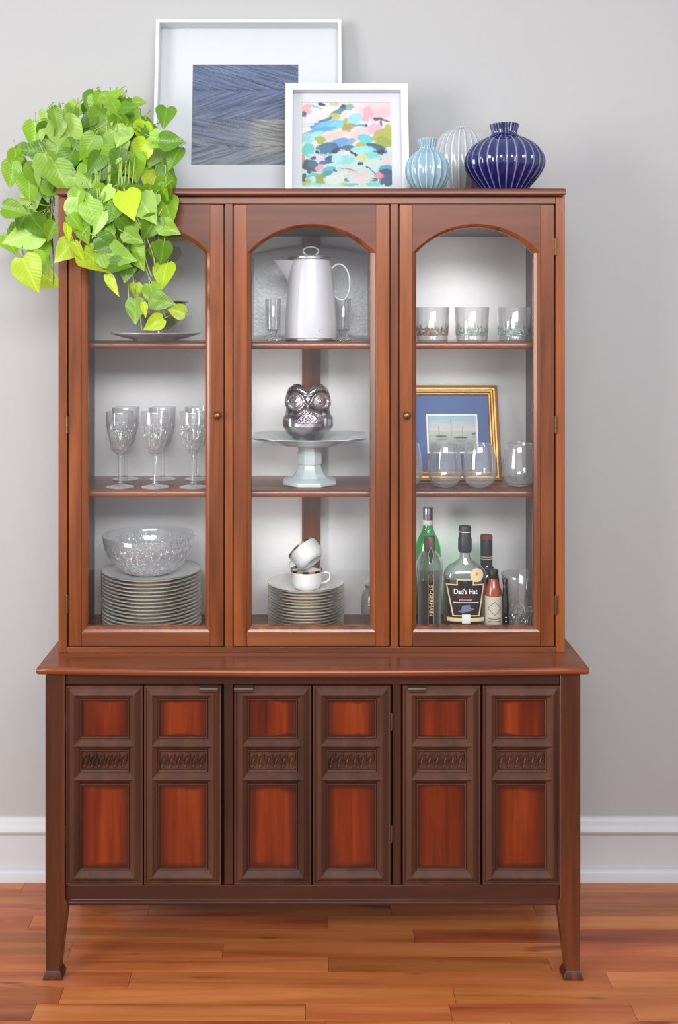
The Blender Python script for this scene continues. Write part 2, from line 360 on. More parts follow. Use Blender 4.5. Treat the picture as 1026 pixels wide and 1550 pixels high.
# doors
U = DD / F
def leaf_panel(x0, x1, door):
    """one moulded leaf: outer raised frame, two cross bars, two veneer fields and a carved field"""
    X0, X1 = PX(x0, DD), PX(x1, DD); ZT, ZB = PZ(1037.5, DD), PZ(1337.5, DD); yb = DD + 0.004
    MB().box(X0, X1, yb, yb+0.018, ZB, ZT).build('leaf_board', M['mould'], door)
    g = MB(); hz = 0.0165
    g.frame(X0, ZB, X1, ZT, yb, [(0, 0), (0, 0.008), (0.4*U, 0.0095), (2.6*U, 0.0095), (3.2*U, 0.006), (4.0*U, 0.006), (11.8*U, hz), (12.6*U, hz), (20.5*U, 0.003), (20.5*U, 0)])
    xr_0, xr_1 = X0 + 12.2*U, X1 - 12.2*U
    for py in (1126.2, 1175.2+1.8):
        z = PZ(py, DD)
        g.add([(xr_0, yb, z+9*U), (xr_0, yb-hz, z+0.4*U), (xr_0, yb-hz, z-0.4*U), (xr_0, yb, z-9*U), (xr_1, yb, z+9*U), (xr_1, yb-hz, z+0.4*U), (xr_1, yb-hz, z-0.4*U), (xr_1, yb, z-9*U)],
              [(0,1,5,4),(1,2,6,5),(2,3,7,6),(0,3,2,1),(4,5,6,7)])
    xa, xb = X0 + 20.5*U, X1 - 20.5*U
    fields = [(1058.0, 1117.5), (1135, 1168.3), (1186, 1317)]
    for a, b in fields:
        g.frame(xa, PZ(b, DD), xb, PZ(a, DD), yb, [(0, 0), (0.3*U, 0.0045), (1.2*U, 0.006), (2.3*U, 0.0045), (3.0*U, 0.0)])
    g.build('moulding', M['mould'], door)
    for k, (a, b) in enumerate(fields):
        e = 3.0*U
        if k != 1:
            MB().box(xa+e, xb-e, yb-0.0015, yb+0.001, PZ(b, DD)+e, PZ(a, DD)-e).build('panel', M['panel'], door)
        else:
            c = MB(); c.box(xa+e, xb-e, yb-0.0005, yb+0.001, PZ(b, DD)+e, PZ(a, DD)-e)
            za, zb = PZ(b, DD)+e+0.002, PZ(a, DD)-e-0.002; zc_, hh = (za+zb)/2, (zb-za)/2
            n = 6; wd = (xb-xa-2*e)/n
            for i in range(n):
                cxx = xa+e+wd*(i+0.5)
                # slanted almond, hollow outside, keeled in the middle
                ro, ri, kl = [], [], []
                for j in range(20):
                    t = 2*pi*j/20
                    for lst, fr_, hgt in ((ro, 1.0, 0.0), (ri, 0.78, 0.0052), (kl, 0.55, 0.001)):
                        u, v = cos(t)*wd*0.42*fr_, sin(t)*hh*0.98*fr_
                        lst.append((cxx + u + v*0.28, yb-0.0005-hgt, zc_ + v))
                kk = [(cxx + sin(2*pi*j/20)*hh*0.4*0.28, yb-0.0045, zc_ + sin(2*pi*j/20)*hh*0.4) for j in range(20)]
                c.rings([ro, ri, kl, kk])
                if i < n-1:      # crossing ribbon between almonds
                    bx = cxx + wd*0.5
                    c.tube([(bx - 0.45*hh, yb-0.001, zc_+hh*0.95), (bx, yb-0.0035, zc_), (bx + 0.45*hh*0.4, yb-0.001, zc_-hh*0.95)], 0.0011, 5)
            for zz in (za-0.0005, zb+0.0005):
                c.tube([(xa+e+0.001, yb-0.0015, zz), (xb-e-0.001, yb-0.0015, zz)], 0.0012, 5)
            c.build('carving', M['mould'], door, smooth=True, angle=50)
doors = [((100.5, 216.5), (218.5, 335), 'r', (303, 331)), ((354.5, 471), (473.5, 590.5), 'l', (355, 384)), ((609.5, 726.5), (730, 847.5), 'l', (616, 644))]
for (a, b, hs, hd) in doors:
    d = MB().box(PX(a[0], DD), PX(b[1], DD), DD+0.0225, DD+0.0255, PZ(1337.5, DD), PZ(1037.5, DD)).build('door', M['gap'], sb)
    leaf_panel(*a, d); leaf_panel(*b, d)
    g = MB(); x0, x1 = PX(hd[0], DD), PX(hd[1], DD); zt_ = PZ(1036.5, DD)
    g.prism_yz([(DD+0.002, zt_), (DD-0.020, zt_-0.001), (DD-0.022, zt_-0.004), (DD-0.021, zt_-0.011), (DD-0.018, zt_-0.011), (DD-0.017, zt_-0.004), (DD+0.002, zt_-0.003)], x0, x1)
    g.build('handle', M['bronze'], d, bevel=0.0008)
    hx = PX(a[0]-1.8, DD) if hs == 'r' else PX(b[1]+1.8, DD)
    for py in ((1092, 1262)):
        q = MB(); z = PZ(py, DD)
        q.lathe([(0,-0.022),(0.003,-0.022),(0.0034,-0.020),(0.0034,0.020),(0.003,0.022),(0,0.022)], 10, (hx, DD-0.001, z))
        q.build('hinge', M['bronze'], d, smooth=True)
# counter with a very slightly bowed, rounded front edge
cx0, cx1 = PX(54.5, 2.662), PX(892.5, 2.662); zA = PZ(1010.5, 2.662); zB = PZ(1022, 2.662)
g = MB(); N_ = 24
prof = [(0.004, zB), (0.0, zB+0.004), (-0.0015, (zA+zB)/2), (0.0, zA-0.004), (0.004, zA-0.0005), (0.012, zA)]
rs = []
for dy, z in prof:
    ring = []
    for i in range(N_+1):
        t = i/N_; x = cx0 + 0.0 + (cx1-cx0)*t; bow = 0.020*(1-(2*t-1)**2)
        ex = dy if i in (0,) else (-dy if i == N_ else 0)
        ring.append((x + max(0, ex) if i == 0 else (x - max(0, dy) if i == N_ else x), 2.665 + max(dy,-0.0015) - bow, z))
    ring += [(cx1 - max(0, dy)*0.6, DB+0.015, z), (cx0 + max(0, dy)*0.6, DB+0.015, z)]
    rs.append(ring)
g.rings(rs, True, 0, True, True)
g.build('counter', M['counter'], sb, smooth=True, angle=60)

# =================================================================== DISPLAY HUTCH (upper cabinet)
HF = 2.780; HB = 3.132
zc0 = zA + 0.0004                                      # stands on the counter
hu = thing('display_hutch', (PX(471.5, HF), 2.95, zc0), 'reddish walnut glass-fronted hutch with three arched doors standing on the sideboard', 'display cabinet')
hx0, hx1 = PX(88.3, HF), PX(855.0, HF)
ztop0, ztop1 = PZ(297, HF), PZ(284.6, 2.757)
def vbox(name, a, b, y0, y1, z0, z1, mat, par=hu, bev=0.001):
    return MB().box(a, b, y0, y1, z0, z1).build(name, mat, par, bevel=bev)
# cornice slab
g = MB(); xa, xb = PX(85, 2.757), PX(857.2, 2.757)
rs = []
for e, z in ((0.004, ztop0), (0.0, ztop0+0.004), (0.001, ztop0+0.012), (0.0, ztop0+0.016), (0.003, ztop1-0.001), (0.006, ztop1)):
    rs.append([(xa+e, 2.757+e, z), (xb-e, 2.757+e, z), (xb-e, HB+0.008, z), (xa+e, HB+0.008, z)])
g.rings(rs, True, 0, True, True).build('cornice', M['arch'], hu, bevel=0.001)
# side panels, posts, rails
zpt = ztop0 - 0.0003
vbox('side_panel', hx0, hx0+0.026, HF+0.0215, HB-0.0005, zc0, zpt, M['inside'])
vbox('side_panel', hx1-0.033, hx1, HF+0.0215, HB-0.0005, zc0, zpt, M['inside'])
vbox('post', hx0, PX(101.8, HF), HF, HF+0.021, zc0, zpt, M['hutch_v'])
vbox('post', PX(841, HF), hx1, HF, HF+0.021, zc0, zpt, M['hutch_v'])
ztr = PZ(308.6, HF); zbr = PZ(979.5, HF)
vbox('top_rail', PX(101.9, HF), PX(840.9, HF), HF+0.001, HF+0.021, ztr, zpt, M['hutch_h'])
vbox('bottom_rail', PX(101.9, HF), PX(840.9, HF), HF-0.001, HF+0.021, zc0, zbr, M['hutch_h'])
for a, b in ((340.3, 352.0), (591, 602.3)):
    vbox('post', PX(a, HF), PX(b, HF), HF+0.001, HF+0.021, zbr+0.0002, ztr-0.0002, M['hutch_v'])
for a, b in ((99, 110), (333, 359), (584, 610), (833, 844)):
    vbox('door_stop', PX(a, HF), PX(b, HF), HF+0.0212, HF+0.030, zbr-0.004, ztr+0.004, M['inside'], bev=0)
vbox('door_stop', PX(99, HF), PX(844, HF), HF+0.0305, HF+0.034, ztr-0.002, ztr+0.006, M['inside'], bev=0)
vbox('door_stop', PX(99, HF), PX(844, HF), HF+0.0305, HF+0.034, zbr-0.006, zbr+0.003, M['inside'], bev=0)
# interior
zfl = zc0 + 0.006; zce = H + 0.247
vbox('floor_board', hx0+0.0265, hx1-0.0335, HF+0.0215, 3.1195, zc0, zfl, M['hutch_h'], bev=0)
vbox('ceiling_board', hx0+0.0265, hx1-0.0335, HF+0.0215, 3.1195, zce, zce+0.014, M['inside'], bev=0)
vbox('back_panel', hx0+0.0265, hx1-0.0335, 3.120, 3.128, zc0, zpt, M['backp'], bev=0)
vbox('back_post', PX(457, 3.10), PX(485, 3.10), 3.100, 3.1195, zfl+0.0002, zce-0.0002, M['hutch_v'])
shelf_z = []
for pt, pb in ((517.5, 529.0), (742.3, 753.4)):
    z1, z0 = PZ(pt, 2.832), PZ(pb, 2.832); shelf_z.append(z1)
    g = MB(); mid = (z0+z1)/2; h2 = (z1-z0)/2
    poly = [(3.0985, z0), (2.838, z0)] + [(2.838 - 0.006*cos(t), mid + h2*sin(t)) for t in [(-90+30*k)*pi/180 for k in range(1, 6)]] + [(2.838, z1), (3.0985, z1)]
    g.prism_yz(poly, hx0+0.0267, hx1-0.0337).build('shelf', M['hutch_h'], hu, smooth=True, angle=50)
S1, S2 = shelf_z; S3 = zfl
# arched glass doors
def arch_pts(xa, xb, zs, rise, n=28):
    hw = (xb-xa)/2; rad = (hw*hw + rise*rise)/(2*rise); zc_ = zs + rise - rad; cx = (xa+xb)/2
    a0 = math.asin(hw/rad)
    return [(cx + rad*sin(a0 - 2*a0*k/n), zc_ + rad*cos(a0 - 2*a0*k/n)) for k in range(n+1)]   # right to left
HD = HF + 0.0; U2 = HD / F
def glass_door(x0, x1, o0, o1, i0, i1, knob=None, hinges=()):
    zt_, zb_ = PZ(309.6, HD), PZ(978.3, HD); zo, zi = PZ(957, HD), PZ(948.5, HD); zs = PZ(383, HD)
    X0, X1, O0, O1, I0, I1 = [PX(v, HD) for v in (x0, x1, o0, o1, i0, i1)]
    y0, y1 = HD - 0.001, HD + 0.019
    outp = [(O0, zo), (O1, zo)] + arch_pts(O0, O1, zs, 44*U2)
    inp = [(I0, zi), (I1, zi)] + arch_pts(I0, I1, zs, 39*U2)
    # the door object itself is the bevelled inner moulding that holds the pane
    g = MB()
    def lvl(k, y): return [(a[0]*(1-k)+b[0]*k, y, a[1]*(1-k)+b[1]*k) for a, b in zip(outp, inp)]
    g.rings([lvl(0, y0+0.001), lvl(0.06, y0+0.0003), lvl(0.49, y0+0.0030), lvl(0.92, y0+0.0071), lvl(1, y0+0.0105), lvl(1, y1-0.001), lvl(0, y1-0.001), lvl(0, y0+0.001)])
    d = g.build('door', M['hutch_v'], hu)
    for a, b in ((X0, O0), (O1, X1)):
        vbox('stile', a, b, y0, y1, zb_, zt_, M['hutch_v'], d)
    vbox('rail', O0+0.0001, O1-0.0001, y0+0.0002, y1, zb_, zo, M['hutch_h'], d)
    ap = arch_pts(O0+0.0001, O1-0.0001, zs, 44*U2)
    g = MB(); n = len(ap); vs = []
    for (x, z) in ap: vs += [(x, y0+0.0004, z), (x, y0+0.0004, zt_), (x, y1, z), (x, y1, zt_)]
    fs = []
    for i in range(n-1):
        a = 4*i; b = a+4
        fs += [(a, a+1, b+1, b), (a+2, b+2, b+3, a+3), (a, b, b+2, a+2), (a+1, a+3, b+3, b+1)]
    fs += [(0,2,3,1), (4*n-4, 4*n-3, 4*n-1, 4*n-2)]
    g.add(vs, fs); g.build('arch_rail', M['arch'], d, smooth=True, angle=30)
    g = MB(); pi_ = [(O0+0.003, zo+0.003), (O1-0.003, zo+0.003)] + arch_pts(O0+0.003, O1-0.003, zs, 42*U2)
    g.prism_xz([(p[0], p[1]) for p in pi_], HD+0.0125, HD+0.0155)
    pn = g.build('glass_pane', M['pane'], d)
    if knob:
        g = MB(); kx, kz = PX(knob[0], HD-0.015), PZ(knob[1], HD-0.015)
        pr = [(0.0,0.0),(0.0065,0.0),(0.0065,0.001),(0.003,0.003),(0.003,0.008),(0.0055,0.010),(0.0092,0.013),(0.0098,0.017),(0.0085,0.021),(0.005,0.0228),(0.0,0.023)]
        g.lathe(pr, 24, (0,0,0), fn=lambda t, r, z: (kx + r*cos(t), y0 - z, kz + r*sin(t)))
        g.build('knob', M['brass'], d, smooth=True, angle=60)
    for hx_, pa, pb in hinges:
        g = MB(); za, zb2 = PZ(pb, HD), PZ(pa, HD); q = (zb2-za)/3; x = PX(hx_, HD)
        for k in range(3): g.lathe([(0, za+k*q+0.0004), (0.0033, za+k*q+0.0004), (0.0033, za+(k+1)*q-0.0004), (0, za+(k+1)*q-0.0004)], 10, (x, HD-0.0035, 0))
        g.lathe([(0, zb2), (0.0028, zb2), (0.0022, zb2+0.003), (0, zb2+0.004)], 10, (x, HD-0.0035, 0))
        g.box(x-0.006, x+0.006, HD-0.0015, HD+0.004, za, zb2)
        g.build('hinge', M['brass'], d, smooth=True, angle=40)
glass_door(104, 338.3, 123.5, 318, 132.5, 309.7, (329, 629), [(101.8, 361, 386), (101.8, 630, 656), (101.8, 901, 928)])
glass_door(353.7, 589.3, 374, 568.8, 380.5, 560)
glass_door(604.7, 838.3, 624.3, 817.6, 630.5, 807.5, (616, 629), [(841.2, 361, 386), (841.2, 630, 656), (841.2, 902, 930)])
TOP = ztop1

# =================================================================== PRINTS (flat, painted vertex by vertex)
def smooth(a, b, x):
    t = min(1, max(0, (x-a)/(b-a))); return t*t*(3-2*t)
def print_mesh(nx, ny, w_, h_, fn):                          # in local x/z, facing -y, centre at origin
    g = MB(); g.c = []
    for j in range(ny+1):
        for i in range(nx+1):
            u, v = i/nx, j/ny                                # v = 0 top
            g.v.append(((u-0.5)*w_, 0, (0.5-v)*h_)); g.c.append(fn(u, v))
    for j in range(ny):
        for i in range(nx):
            a = j*(nx+1)+i; g.f.append([a, a+nx+1, a+nx+2, a+1]); g.m.append(0)
    return g
def fbm(x, y, z=0.0): return noise.fractal(Vector((x, y, z)), 1.0, 2.0, 4)
def mixc(a, b, t): return tuple(a[k]*(1-t)+b[k]*t for k in range(3))
def grain_col(u, v):
    # bands of diagonal brush / wood grain meeting along centre lines, dark blue to grey
    wv = 0.03*fbm(u*3, v*3)
    band = (v + wv*0.3)
    if band < 0.27: s = -0.32*(u-0.35); ph = (v + s)
    elif band < 0.545: s = 0.36*(u-0.3); ph = (v + s) + 0.4
    elif band < 0.83: s = -0.20*(u-0.2); ph = (v + s) + 0.9
    else: s = 0.30*(u-0.2); ph = (v + s) + 1.3
    g = fbm(u*2.2 + ph*3, ph*70 + 0.8*fbm(u*7, ph*9), 1.7)
    g2 = fbm(u*5, ph*150, 4.1)
    base = mixc(lin(60,72,102), lin(92,97,108), smooth(0.25, 1.0, v + 0.15*fbm(u*2, v*4, 7)))
    base = mixc(base, lin(122,120,114), 0.8*smooth(0.0, 0.12, u-0.50-0.04*fbm(v*6,0,2))*smooth(0.545,0.56,v)*(1-smooth(0.80,0.99,v)))
    t = 0.5 + 0.9*g + 0.5*g2
    c = mixc(tuple(k*0.62 for k in base), tuple(min(1, k*1.55+0.02) for k in base), min(1, max(0, t)))
    dk = 0
    for vv in (0.25, 0.82): dk = max(dk, smooth(0.012, 0.0, abs(v-vv-0.01*fbm(u*9,1)))*smooth(0.1, 0.5, fbm(u*12, 3, 5)+0.35))
    c = mixc(c, lin(150,156,170), 0.45*smooth(0.22, 0.5, fbm(u*1.5+ph*2, ph*210, 9)))
    return mixc(c, lin(34,38,52), 0.75*dk)
STR = []
def st(x, y, rx, ry, a, c, al=1.0): STR.append((x, y, rx, ry, R(a), lin(*c), al))
for s_ in [
 (300,230,150,40,-5,(236,226,232)),(700,250,150,80,-20,(240,205,208)),(600,330,120,60,-10,(200,226,230)),(760,260,90,50,-15,(238,190,196)),
 (190,210,35,40,40,(236,170,178)),(165,260,22,26,0,(40,92,106)),(300,176,28,9,0,(52,44,66)),(400,180,40,14,0,(200,190,120)),
 (250,200,50,10,10,(150,185,215)),(475,205,30,22,-35,(46,60,96)),(435,235,55,20,-20,(70,140,150)),(520,200,20,25,60,(130,180,160)),
 (400,275,45,26,-10,(190,190,90)),(330,300,60,14,-25,(40,130,150)),(250,350,34,24,-15,(52,90,170)),(350,345,120,36,-12,(110,180,220)),
 (430,340,70,30,-10,(120,205,215)),(290,385,120,22,-12,(90,165,205)),(200,340,50,20,-20,(190,215,220)),(510,350,42,50,60,(176,150,50)),
 (500,310,30,24,20,(180,180,80)),(560,290,60,34,-25,(150,215,228)),(660,255,40,60,10,(240,170,184)),(590,345,50,10,0,(110,160,160)),
 (725,293,22,10,20,(60,66,110)),(780,300,60,5,8,(90,90,110)),(770,330,8,30,10,(70,110,140)),(640,345,14,9,-30,(70,60,80)),
 (700,370,70,36,-15,(240,176,200)),(390,420,110,26,-14,(232,196,186)),(240,430,90,30,-20,(160,215,215)),(180,440,40,40,0,(140,200,200)),
 (295,455,45,24,10,(160,170,60)),(600,400,70,40,-20,(236,200,200)),(540,460,80,22,-35,(240,190,190)),(605,432,13,8,10,(40,40,60)),
 (640,450,60,36,10,(90,200,208)),(790,430,90,60,-15,(172,172,56)),(820,370,30,34,0,(180,178,70)),(780,470,60,34,20,(150,168,70)),
 (440,480,70,34,-20,(96,150,210)),(350,520,80,44,-10,(56,104,140)),(520,470,40,22,-30,(110,170,210)),(600,490,34,16,0,(170,176,70)),
 (505,520,55,24,0,(50,100,120)),(720,520,80,34,15,(44,84,110)),(620,530,90,26,0,(150,218,222)),(200,530,50,44,30,(90,190,180)),
 (265,548,12,12,0,(30,34,56)),(420,535,34,16,-30,(60,50,84)),(545,560,38,10,25,(34,46,70)),(575,575,18,9,0,(30,34,50)),
 (760,545,26,12,-20,(70,50,90)),(680,575,70,24,0,(120,205,200)),(620,590,40,26,10,(206,206,140)),(160,590,16,30,0,(214,130,120)),
 (280,590,60,24,20,(206,196,214)),(365,605,34,28,-30,(52,62,110)),(240,595,18,14,0,(50,70,90)),(330,625,50,14,-10,(60,100,150)),
 (210,655,60,48,20,(54,46,66)),(230,640,40,30,10,(64,110,120)),(285,670,34,26,-20,(226,150,166)),(480,610,80,36,0,(136,206,200)),
 (600,634,28,9,-15,(40,50,70)),(520,660,90,20,5,(190,210,200)),(500,680,70,5,8,(190,110,110)),(420,600,40,30,0,(170,215,215)),
 (700,640,60,40,0,(196,214,206)),(800,610,50,30,0,(226,196,200)),(655,660,14,7,20,(50,90,100)),(765,600,9,6,0,(40,70,80)),
 (360,690,60,26,-15,(90,170,180)),(340,715,50,20,-20,(80,140,160)),(410,690,13,7,20,(40,50,60)),(540,700,50,12,10,(226,180,170)),
 (810,680,50,36,0,(80,150,170)),(800,740,60,60,20,(60,66,110)),(745,730,36,26,15,(226,140,150)),(690,690,40,6,50,(60,110,120)),
 (700,760,34,16,0,(50,100,100)),(300,755,50,36,10,(140,150,60)),(185,780,36,26,0,(160,176,70)),(220,730,50,14,-20,(90,176,176)),
 (165,740,16,30,10,(50,66,96)),(240,795,60,14,0,(140,205,200)),(400,760,80,36,0,(206,216,206)),(500,765,34,14,0,(70,130,120)),
 (470,795,40,16,0,(180,196,130)),(600,760,90,40,0,(214,206,200)),(530,800,60,10,0,(110,180,180)),(700,795,60,16,0,(120,200,200)),
 (610,720,60,16,-20,(220,190,186)),(450,720,50,12,-20,(226,206,200))]: st(*s_)
def abstract_col(u, v):
    X, Y = 150 + u*695, 168 + v*644
    n1 = fbm(X*0.012, Y*0.02, 3.3); n2 = fbm(X*0.02+9, Y*0.03, 8.8)
    c = mixc(lin(232,216,216), lin(178,212,208), smooth(0.25, 0.75, v + 0.25*n1))
    for (x, y, rx, ry, a, col, al) in STR:
        dx, dy = X - x + 16*n1, Y - y + 12*n2
        if abs(dx) > rx*1.4+8 or abs(dy) > max(rx, ry)*1.4+8: continue
        p = (dx*cos(a) + dy*sin(a))/(rx*1.08); q = (-dx*sin(a) + dy*cos(a))/(ry*1.08)
        d = math.sqrt(p*p + q*q) + 0.22*n2 + 0.1*fbm(p*3, q*9, x)
        t = smooth(1.08, 0.86, d)
        if t > 0: c = mixc(c, col, al*t*0.93)
    return tuple(0.72*k*(1 + 0.10*fbm(X*0.05, Y*0.16, 1)) for k in c)
def boats_col(u, v):
    c = mixc(lin(140,178,196), lin(196,190,182), smooth(0.0, 0.42, v))
    if v > 0.44: c = mixc(lin(176,180,174), lin(96,112,112), smooth(0.44, 1.05, v))
    c = tuple(k*(1+0.12*fbm(u*4, v*30, 2)) for k in c)
    for bx, by, bw in ((0.28, 0.57, 0.14), (0.66, 0.60, 0.16), (0.92, 0.50, 0.05)):
        t = smooth(1.0, 0.7, math.hypot((u-bx)/bw, (v-by)/0.035) + 0.2*fbm(u*20, v*20)); c = mixc(c, lin(58,66,72), t*0.85)
        t = smooth(1.0, 0.6, math.hypot((u-bx)/(bw*0.9), (v-by-0.08)/0.03)); c = mixc(c, lin(84,98,100), t*0.5)
    for mx_, m0, m1 in ((0.48, 0.12, 0.6), (0.24, 0.30, 0.58), (0.70, 0.35, 0.6)):
        if m0 < v < m1: c = mixc(c, lin(80,84,86), 0.6*smooth(0.012, 0.004, abs(u-mx_)))
    return c

def picture(name, label, loc, tilt, w_, h_, depth, face, frame_mat, mat_mat, opening, art, art_wh, art_n, art_c=(0,0), inner=None, rotz=0.0, prof=None):
    """framed picture: local frame, bottom-front edge on y=0; leaned back by tilt"""
    t = thing(name, loc, label, 'picture'); t.rotation_euler = (-tilt, 0, rotz)
    g = MB(); w2 = w_/2
    if prof is None: prof = [(0, 0), (0, depth), (face*0.15, depth+0.001), (face*0.85, depth+0.001), (face, depth), (face, 0.004)]
    g.frame(-w2, 0, w2, h_, depth, prof)
    g.build('frame', frame_mat, t, local=True, bevel=0 if len(prof) > 6 else 0.0006)
    MB().box(-w2+0.002, w2-0.002, depth-0.001, depth+0.003, 0.002, h_-0.002).build('backing', M['mat_board'], t, local=True)
    aw, ah = art_wh; cz = h_/2 + art_c[1]; cx = art_c[0]
    g = MB(); yb = depth - 0.003
    rs = []
    for dx, dz, yy in ((w2-face+0.0005, h_/2-face+0.0005, yb),):
        rs.append([(-dx, yy, h_/2-dz), (dx, yy, h_/2-dz), (dx, yy, h_/2+dz), (-dx, yy, h_/2+dz)])
    rs.append([(cx-aw/2-0.001, yb, cz-ah/2-0.001), (cx+aw/2+0.001, yb, cz-ah/2-0.001), (cx+aw/2+0.001, yb, cz+ah/2+0.001), (cx-aw/2-0.001, yb, cz+ah/2+0.001)])
    rs.append([(cx-aw/2, yb+0.0015, cz-ah/2), (cx+aw/2, yb+0.0015, cz-ah/2), (cx+aw/2, yb+0.0015, cz+ah/2), (cx-aw/2, yb+0.0015, cz+ah/2)])
    mt = g.rings(rs).build('mat', mat_mat, t, local=True)
    if inner:
        g = MB(); e = inner
        g.frame(cx-aw/2-0.0002, cz-ah/2-0.0002, cx+aw/2+0.0002, cz+ah/2+0.0002, yb+0.001, [(0, 0), (0, 0.0018), (e, 0.0018), (e, 0)])
        g.build('inner_mat', M['white_ink'], mt, local=True)
    p = print_mesh(art_n[0], art_n[1], aw, ah, art)
    p.v = [(v[0]+cx, yb+0.0016, v[2]+cz) for v in p.v]
    p.build('print', M['print'], t, local=True)
    return t
# large frame leaning on the wall
def HP(py, y0, t): return (H - TOP - (py-CY)*y0/F)/(cos(t) + (py-CY)*sin(t)/F)
D1 = 3.06; U3 = D1/F; hb = HP(29.5, 3.032, 0.165)
wbig = (517-234.5)*3.10/F; tl = 0.165
artc_big = ((371-375.7)*3.10/F, 0)
hA, hB_ = HP(95, 3.071, 0.165), HP(246, 3.071, 0.165); yA = 3.071 + (hA+hB_)/2*sin(0.165)
picture('framed_picture', 'large white box frame with a navy wood-grain print leaning on the wall', (PX(375.7, 3.10), 3.032, TOP+0.0005), tl,
        wbig, hb, 0.042, 0.0105, M['white_frame'], M['mat_board'], None, grain_col, (160.5*yA/F, hA-hB_), (220, 200), (PX(371, yA)-PX(375.7, 3.10), (hA+hB_)/2-hb/2))
# small frame in front
D2 = 2.955; tl2 = 0.19; hs_ = HP(126, 2.95, 0.19); hC, hD_ = HP(153, 2.975, 0.19), HP(280, 2.975, 0.19)
picture('framed_picture', 'smaller white frame with a pastel abstract painting, in front of the large frame', (PX(525.5, 2.97), 2.95, TOP+0.0005), tl2,
        187*2.975/F, hs_, 0.028, 0.0195, M['white_frame'], M['mat_board'], None, abstract_col, (135*3.01/F, hC-hD_), (180, 168), (0.0, (hC+hD_)/2-hs_/2))
# gilt frame in the hutch
tl3 = 0.30; hg = (PZ(583, 3.09) - S2)/cos(tl3)
gp = [(0,0),(0,0.010),(0.002,0.015),(0.006,0.016),(0.009,0.012),(0.013,0.012),(0.017,0.017),(0.021,0.016),(0.024,0.009),(0.026,0.009),(0.029,0.006),(0.029,0.0)]
picture('framed_picture', 'gilt frame with a small seascape of boats in a blue mat, on the middle shelf', (PX(683.5, 3.05), 2.995, S2+0.0005), tl3,
        0.272, hg, 0.010, 0.0285, M['giltframe'], M['blue_mat'], None, boats_col, (77*3.06/F, 60*3.06/F), (90, 70), (0.001, (PZ(654.5, 3.06)-S2)/cos(tl3)-hg/2), inner=0.005, prof=gp)

# =================================================================== VASES ON TOP
def vase(name, label, px, D, prof, ribs, depth, cols, sharp=1.0, neckz=None, flare=0.0):
    n = ribs*8
    t = thing(name, (PX(px, D), D, TOP+0.0005), label, 'vase', None)
    g = MB(); g.c = []; zs_ = [p[1] for p in prof]; rmax = max(p[0] for p in prof)
    P = []
    for k in range(len(prof)-1):                      # refine the profile
        for q in range(4):
            a = prof[k]; b = prof[k+1]; P.append((a[0]+(b[0]-a[0])*q/4, a[1]+(b[1]-a[1])*q/4))
    P.append(prof[-1])
    # smooth it
    for _ in range(3):
        P = [P[0]] + [((P[i-1][0]+2*P[i][0]+P[i+1][0])/4, (P[i-1][1]+2*P[i][1]+P[i+1][1])/4) for i in range(1, len(P)-1)] + [P[-1]]
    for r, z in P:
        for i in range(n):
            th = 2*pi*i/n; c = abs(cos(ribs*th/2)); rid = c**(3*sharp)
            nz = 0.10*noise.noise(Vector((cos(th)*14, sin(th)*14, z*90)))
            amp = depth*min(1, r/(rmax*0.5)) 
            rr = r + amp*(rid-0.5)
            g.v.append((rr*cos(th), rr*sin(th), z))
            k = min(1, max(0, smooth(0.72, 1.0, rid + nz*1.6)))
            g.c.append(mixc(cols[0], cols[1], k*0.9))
    m = len(P)
    for k in range(m-1):
        for i in range(n):
            j = (i+1) % n; g.f.append([k*n+i, k*n+j, (k+1)*n+j, (k+1)*n+i]); g.m.append(0)
    g.f.append(list(range(n-1, -1, -1))); g.m.append(0)
    g.build('body', M['glaze'], t, smooth=True, angle=180, local=True)
    rt, zt_ = P[-1]
    q = MB(); q.c = []
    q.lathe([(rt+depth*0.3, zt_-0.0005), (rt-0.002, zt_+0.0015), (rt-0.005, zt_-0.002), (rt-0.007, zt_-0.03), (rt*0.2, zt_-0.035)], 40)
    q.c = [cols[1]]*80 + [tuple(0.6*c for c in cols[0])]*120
    q.build('rim', M['glaze'], t, smooth=True, local=True)
    return t
Dn = 2.862; u = Dn/F
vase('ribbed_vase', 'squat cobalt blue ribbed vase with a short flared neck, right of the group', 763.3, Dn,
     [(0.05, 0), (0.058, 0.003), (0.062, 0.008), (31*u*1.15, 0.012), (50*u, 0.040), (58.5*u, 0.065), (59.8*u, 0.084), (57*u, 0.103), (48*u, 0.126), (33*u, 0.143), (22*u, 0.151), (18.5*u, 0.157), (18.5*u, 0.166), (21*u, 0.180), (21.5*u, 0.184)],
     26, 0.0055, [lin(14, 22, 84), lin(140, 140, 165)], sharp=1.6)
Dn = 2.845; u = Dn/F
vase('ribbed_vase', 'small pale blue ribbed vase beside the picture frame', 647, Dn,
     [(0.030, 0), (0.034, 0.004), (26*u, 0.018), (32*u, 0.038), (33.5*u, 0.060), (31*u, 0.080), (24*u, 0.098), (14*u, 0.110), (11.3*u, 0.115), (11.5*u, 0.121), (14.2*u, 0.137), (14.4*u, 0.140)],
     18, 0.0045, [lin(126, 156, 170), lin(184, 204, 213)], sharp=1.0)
Dn = 3.062; u = Dn/F
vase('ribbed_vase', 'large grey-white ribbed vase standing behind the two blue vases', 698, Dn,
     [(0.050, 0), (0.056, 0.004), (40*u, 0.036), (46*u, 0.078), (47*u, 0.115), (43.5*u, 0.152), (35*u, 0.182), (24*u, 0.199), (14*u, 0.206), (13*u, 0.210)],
     28, 0.0045, [lin(160, 163, 168), lin(206, 208, 211)], sharp=1.0)

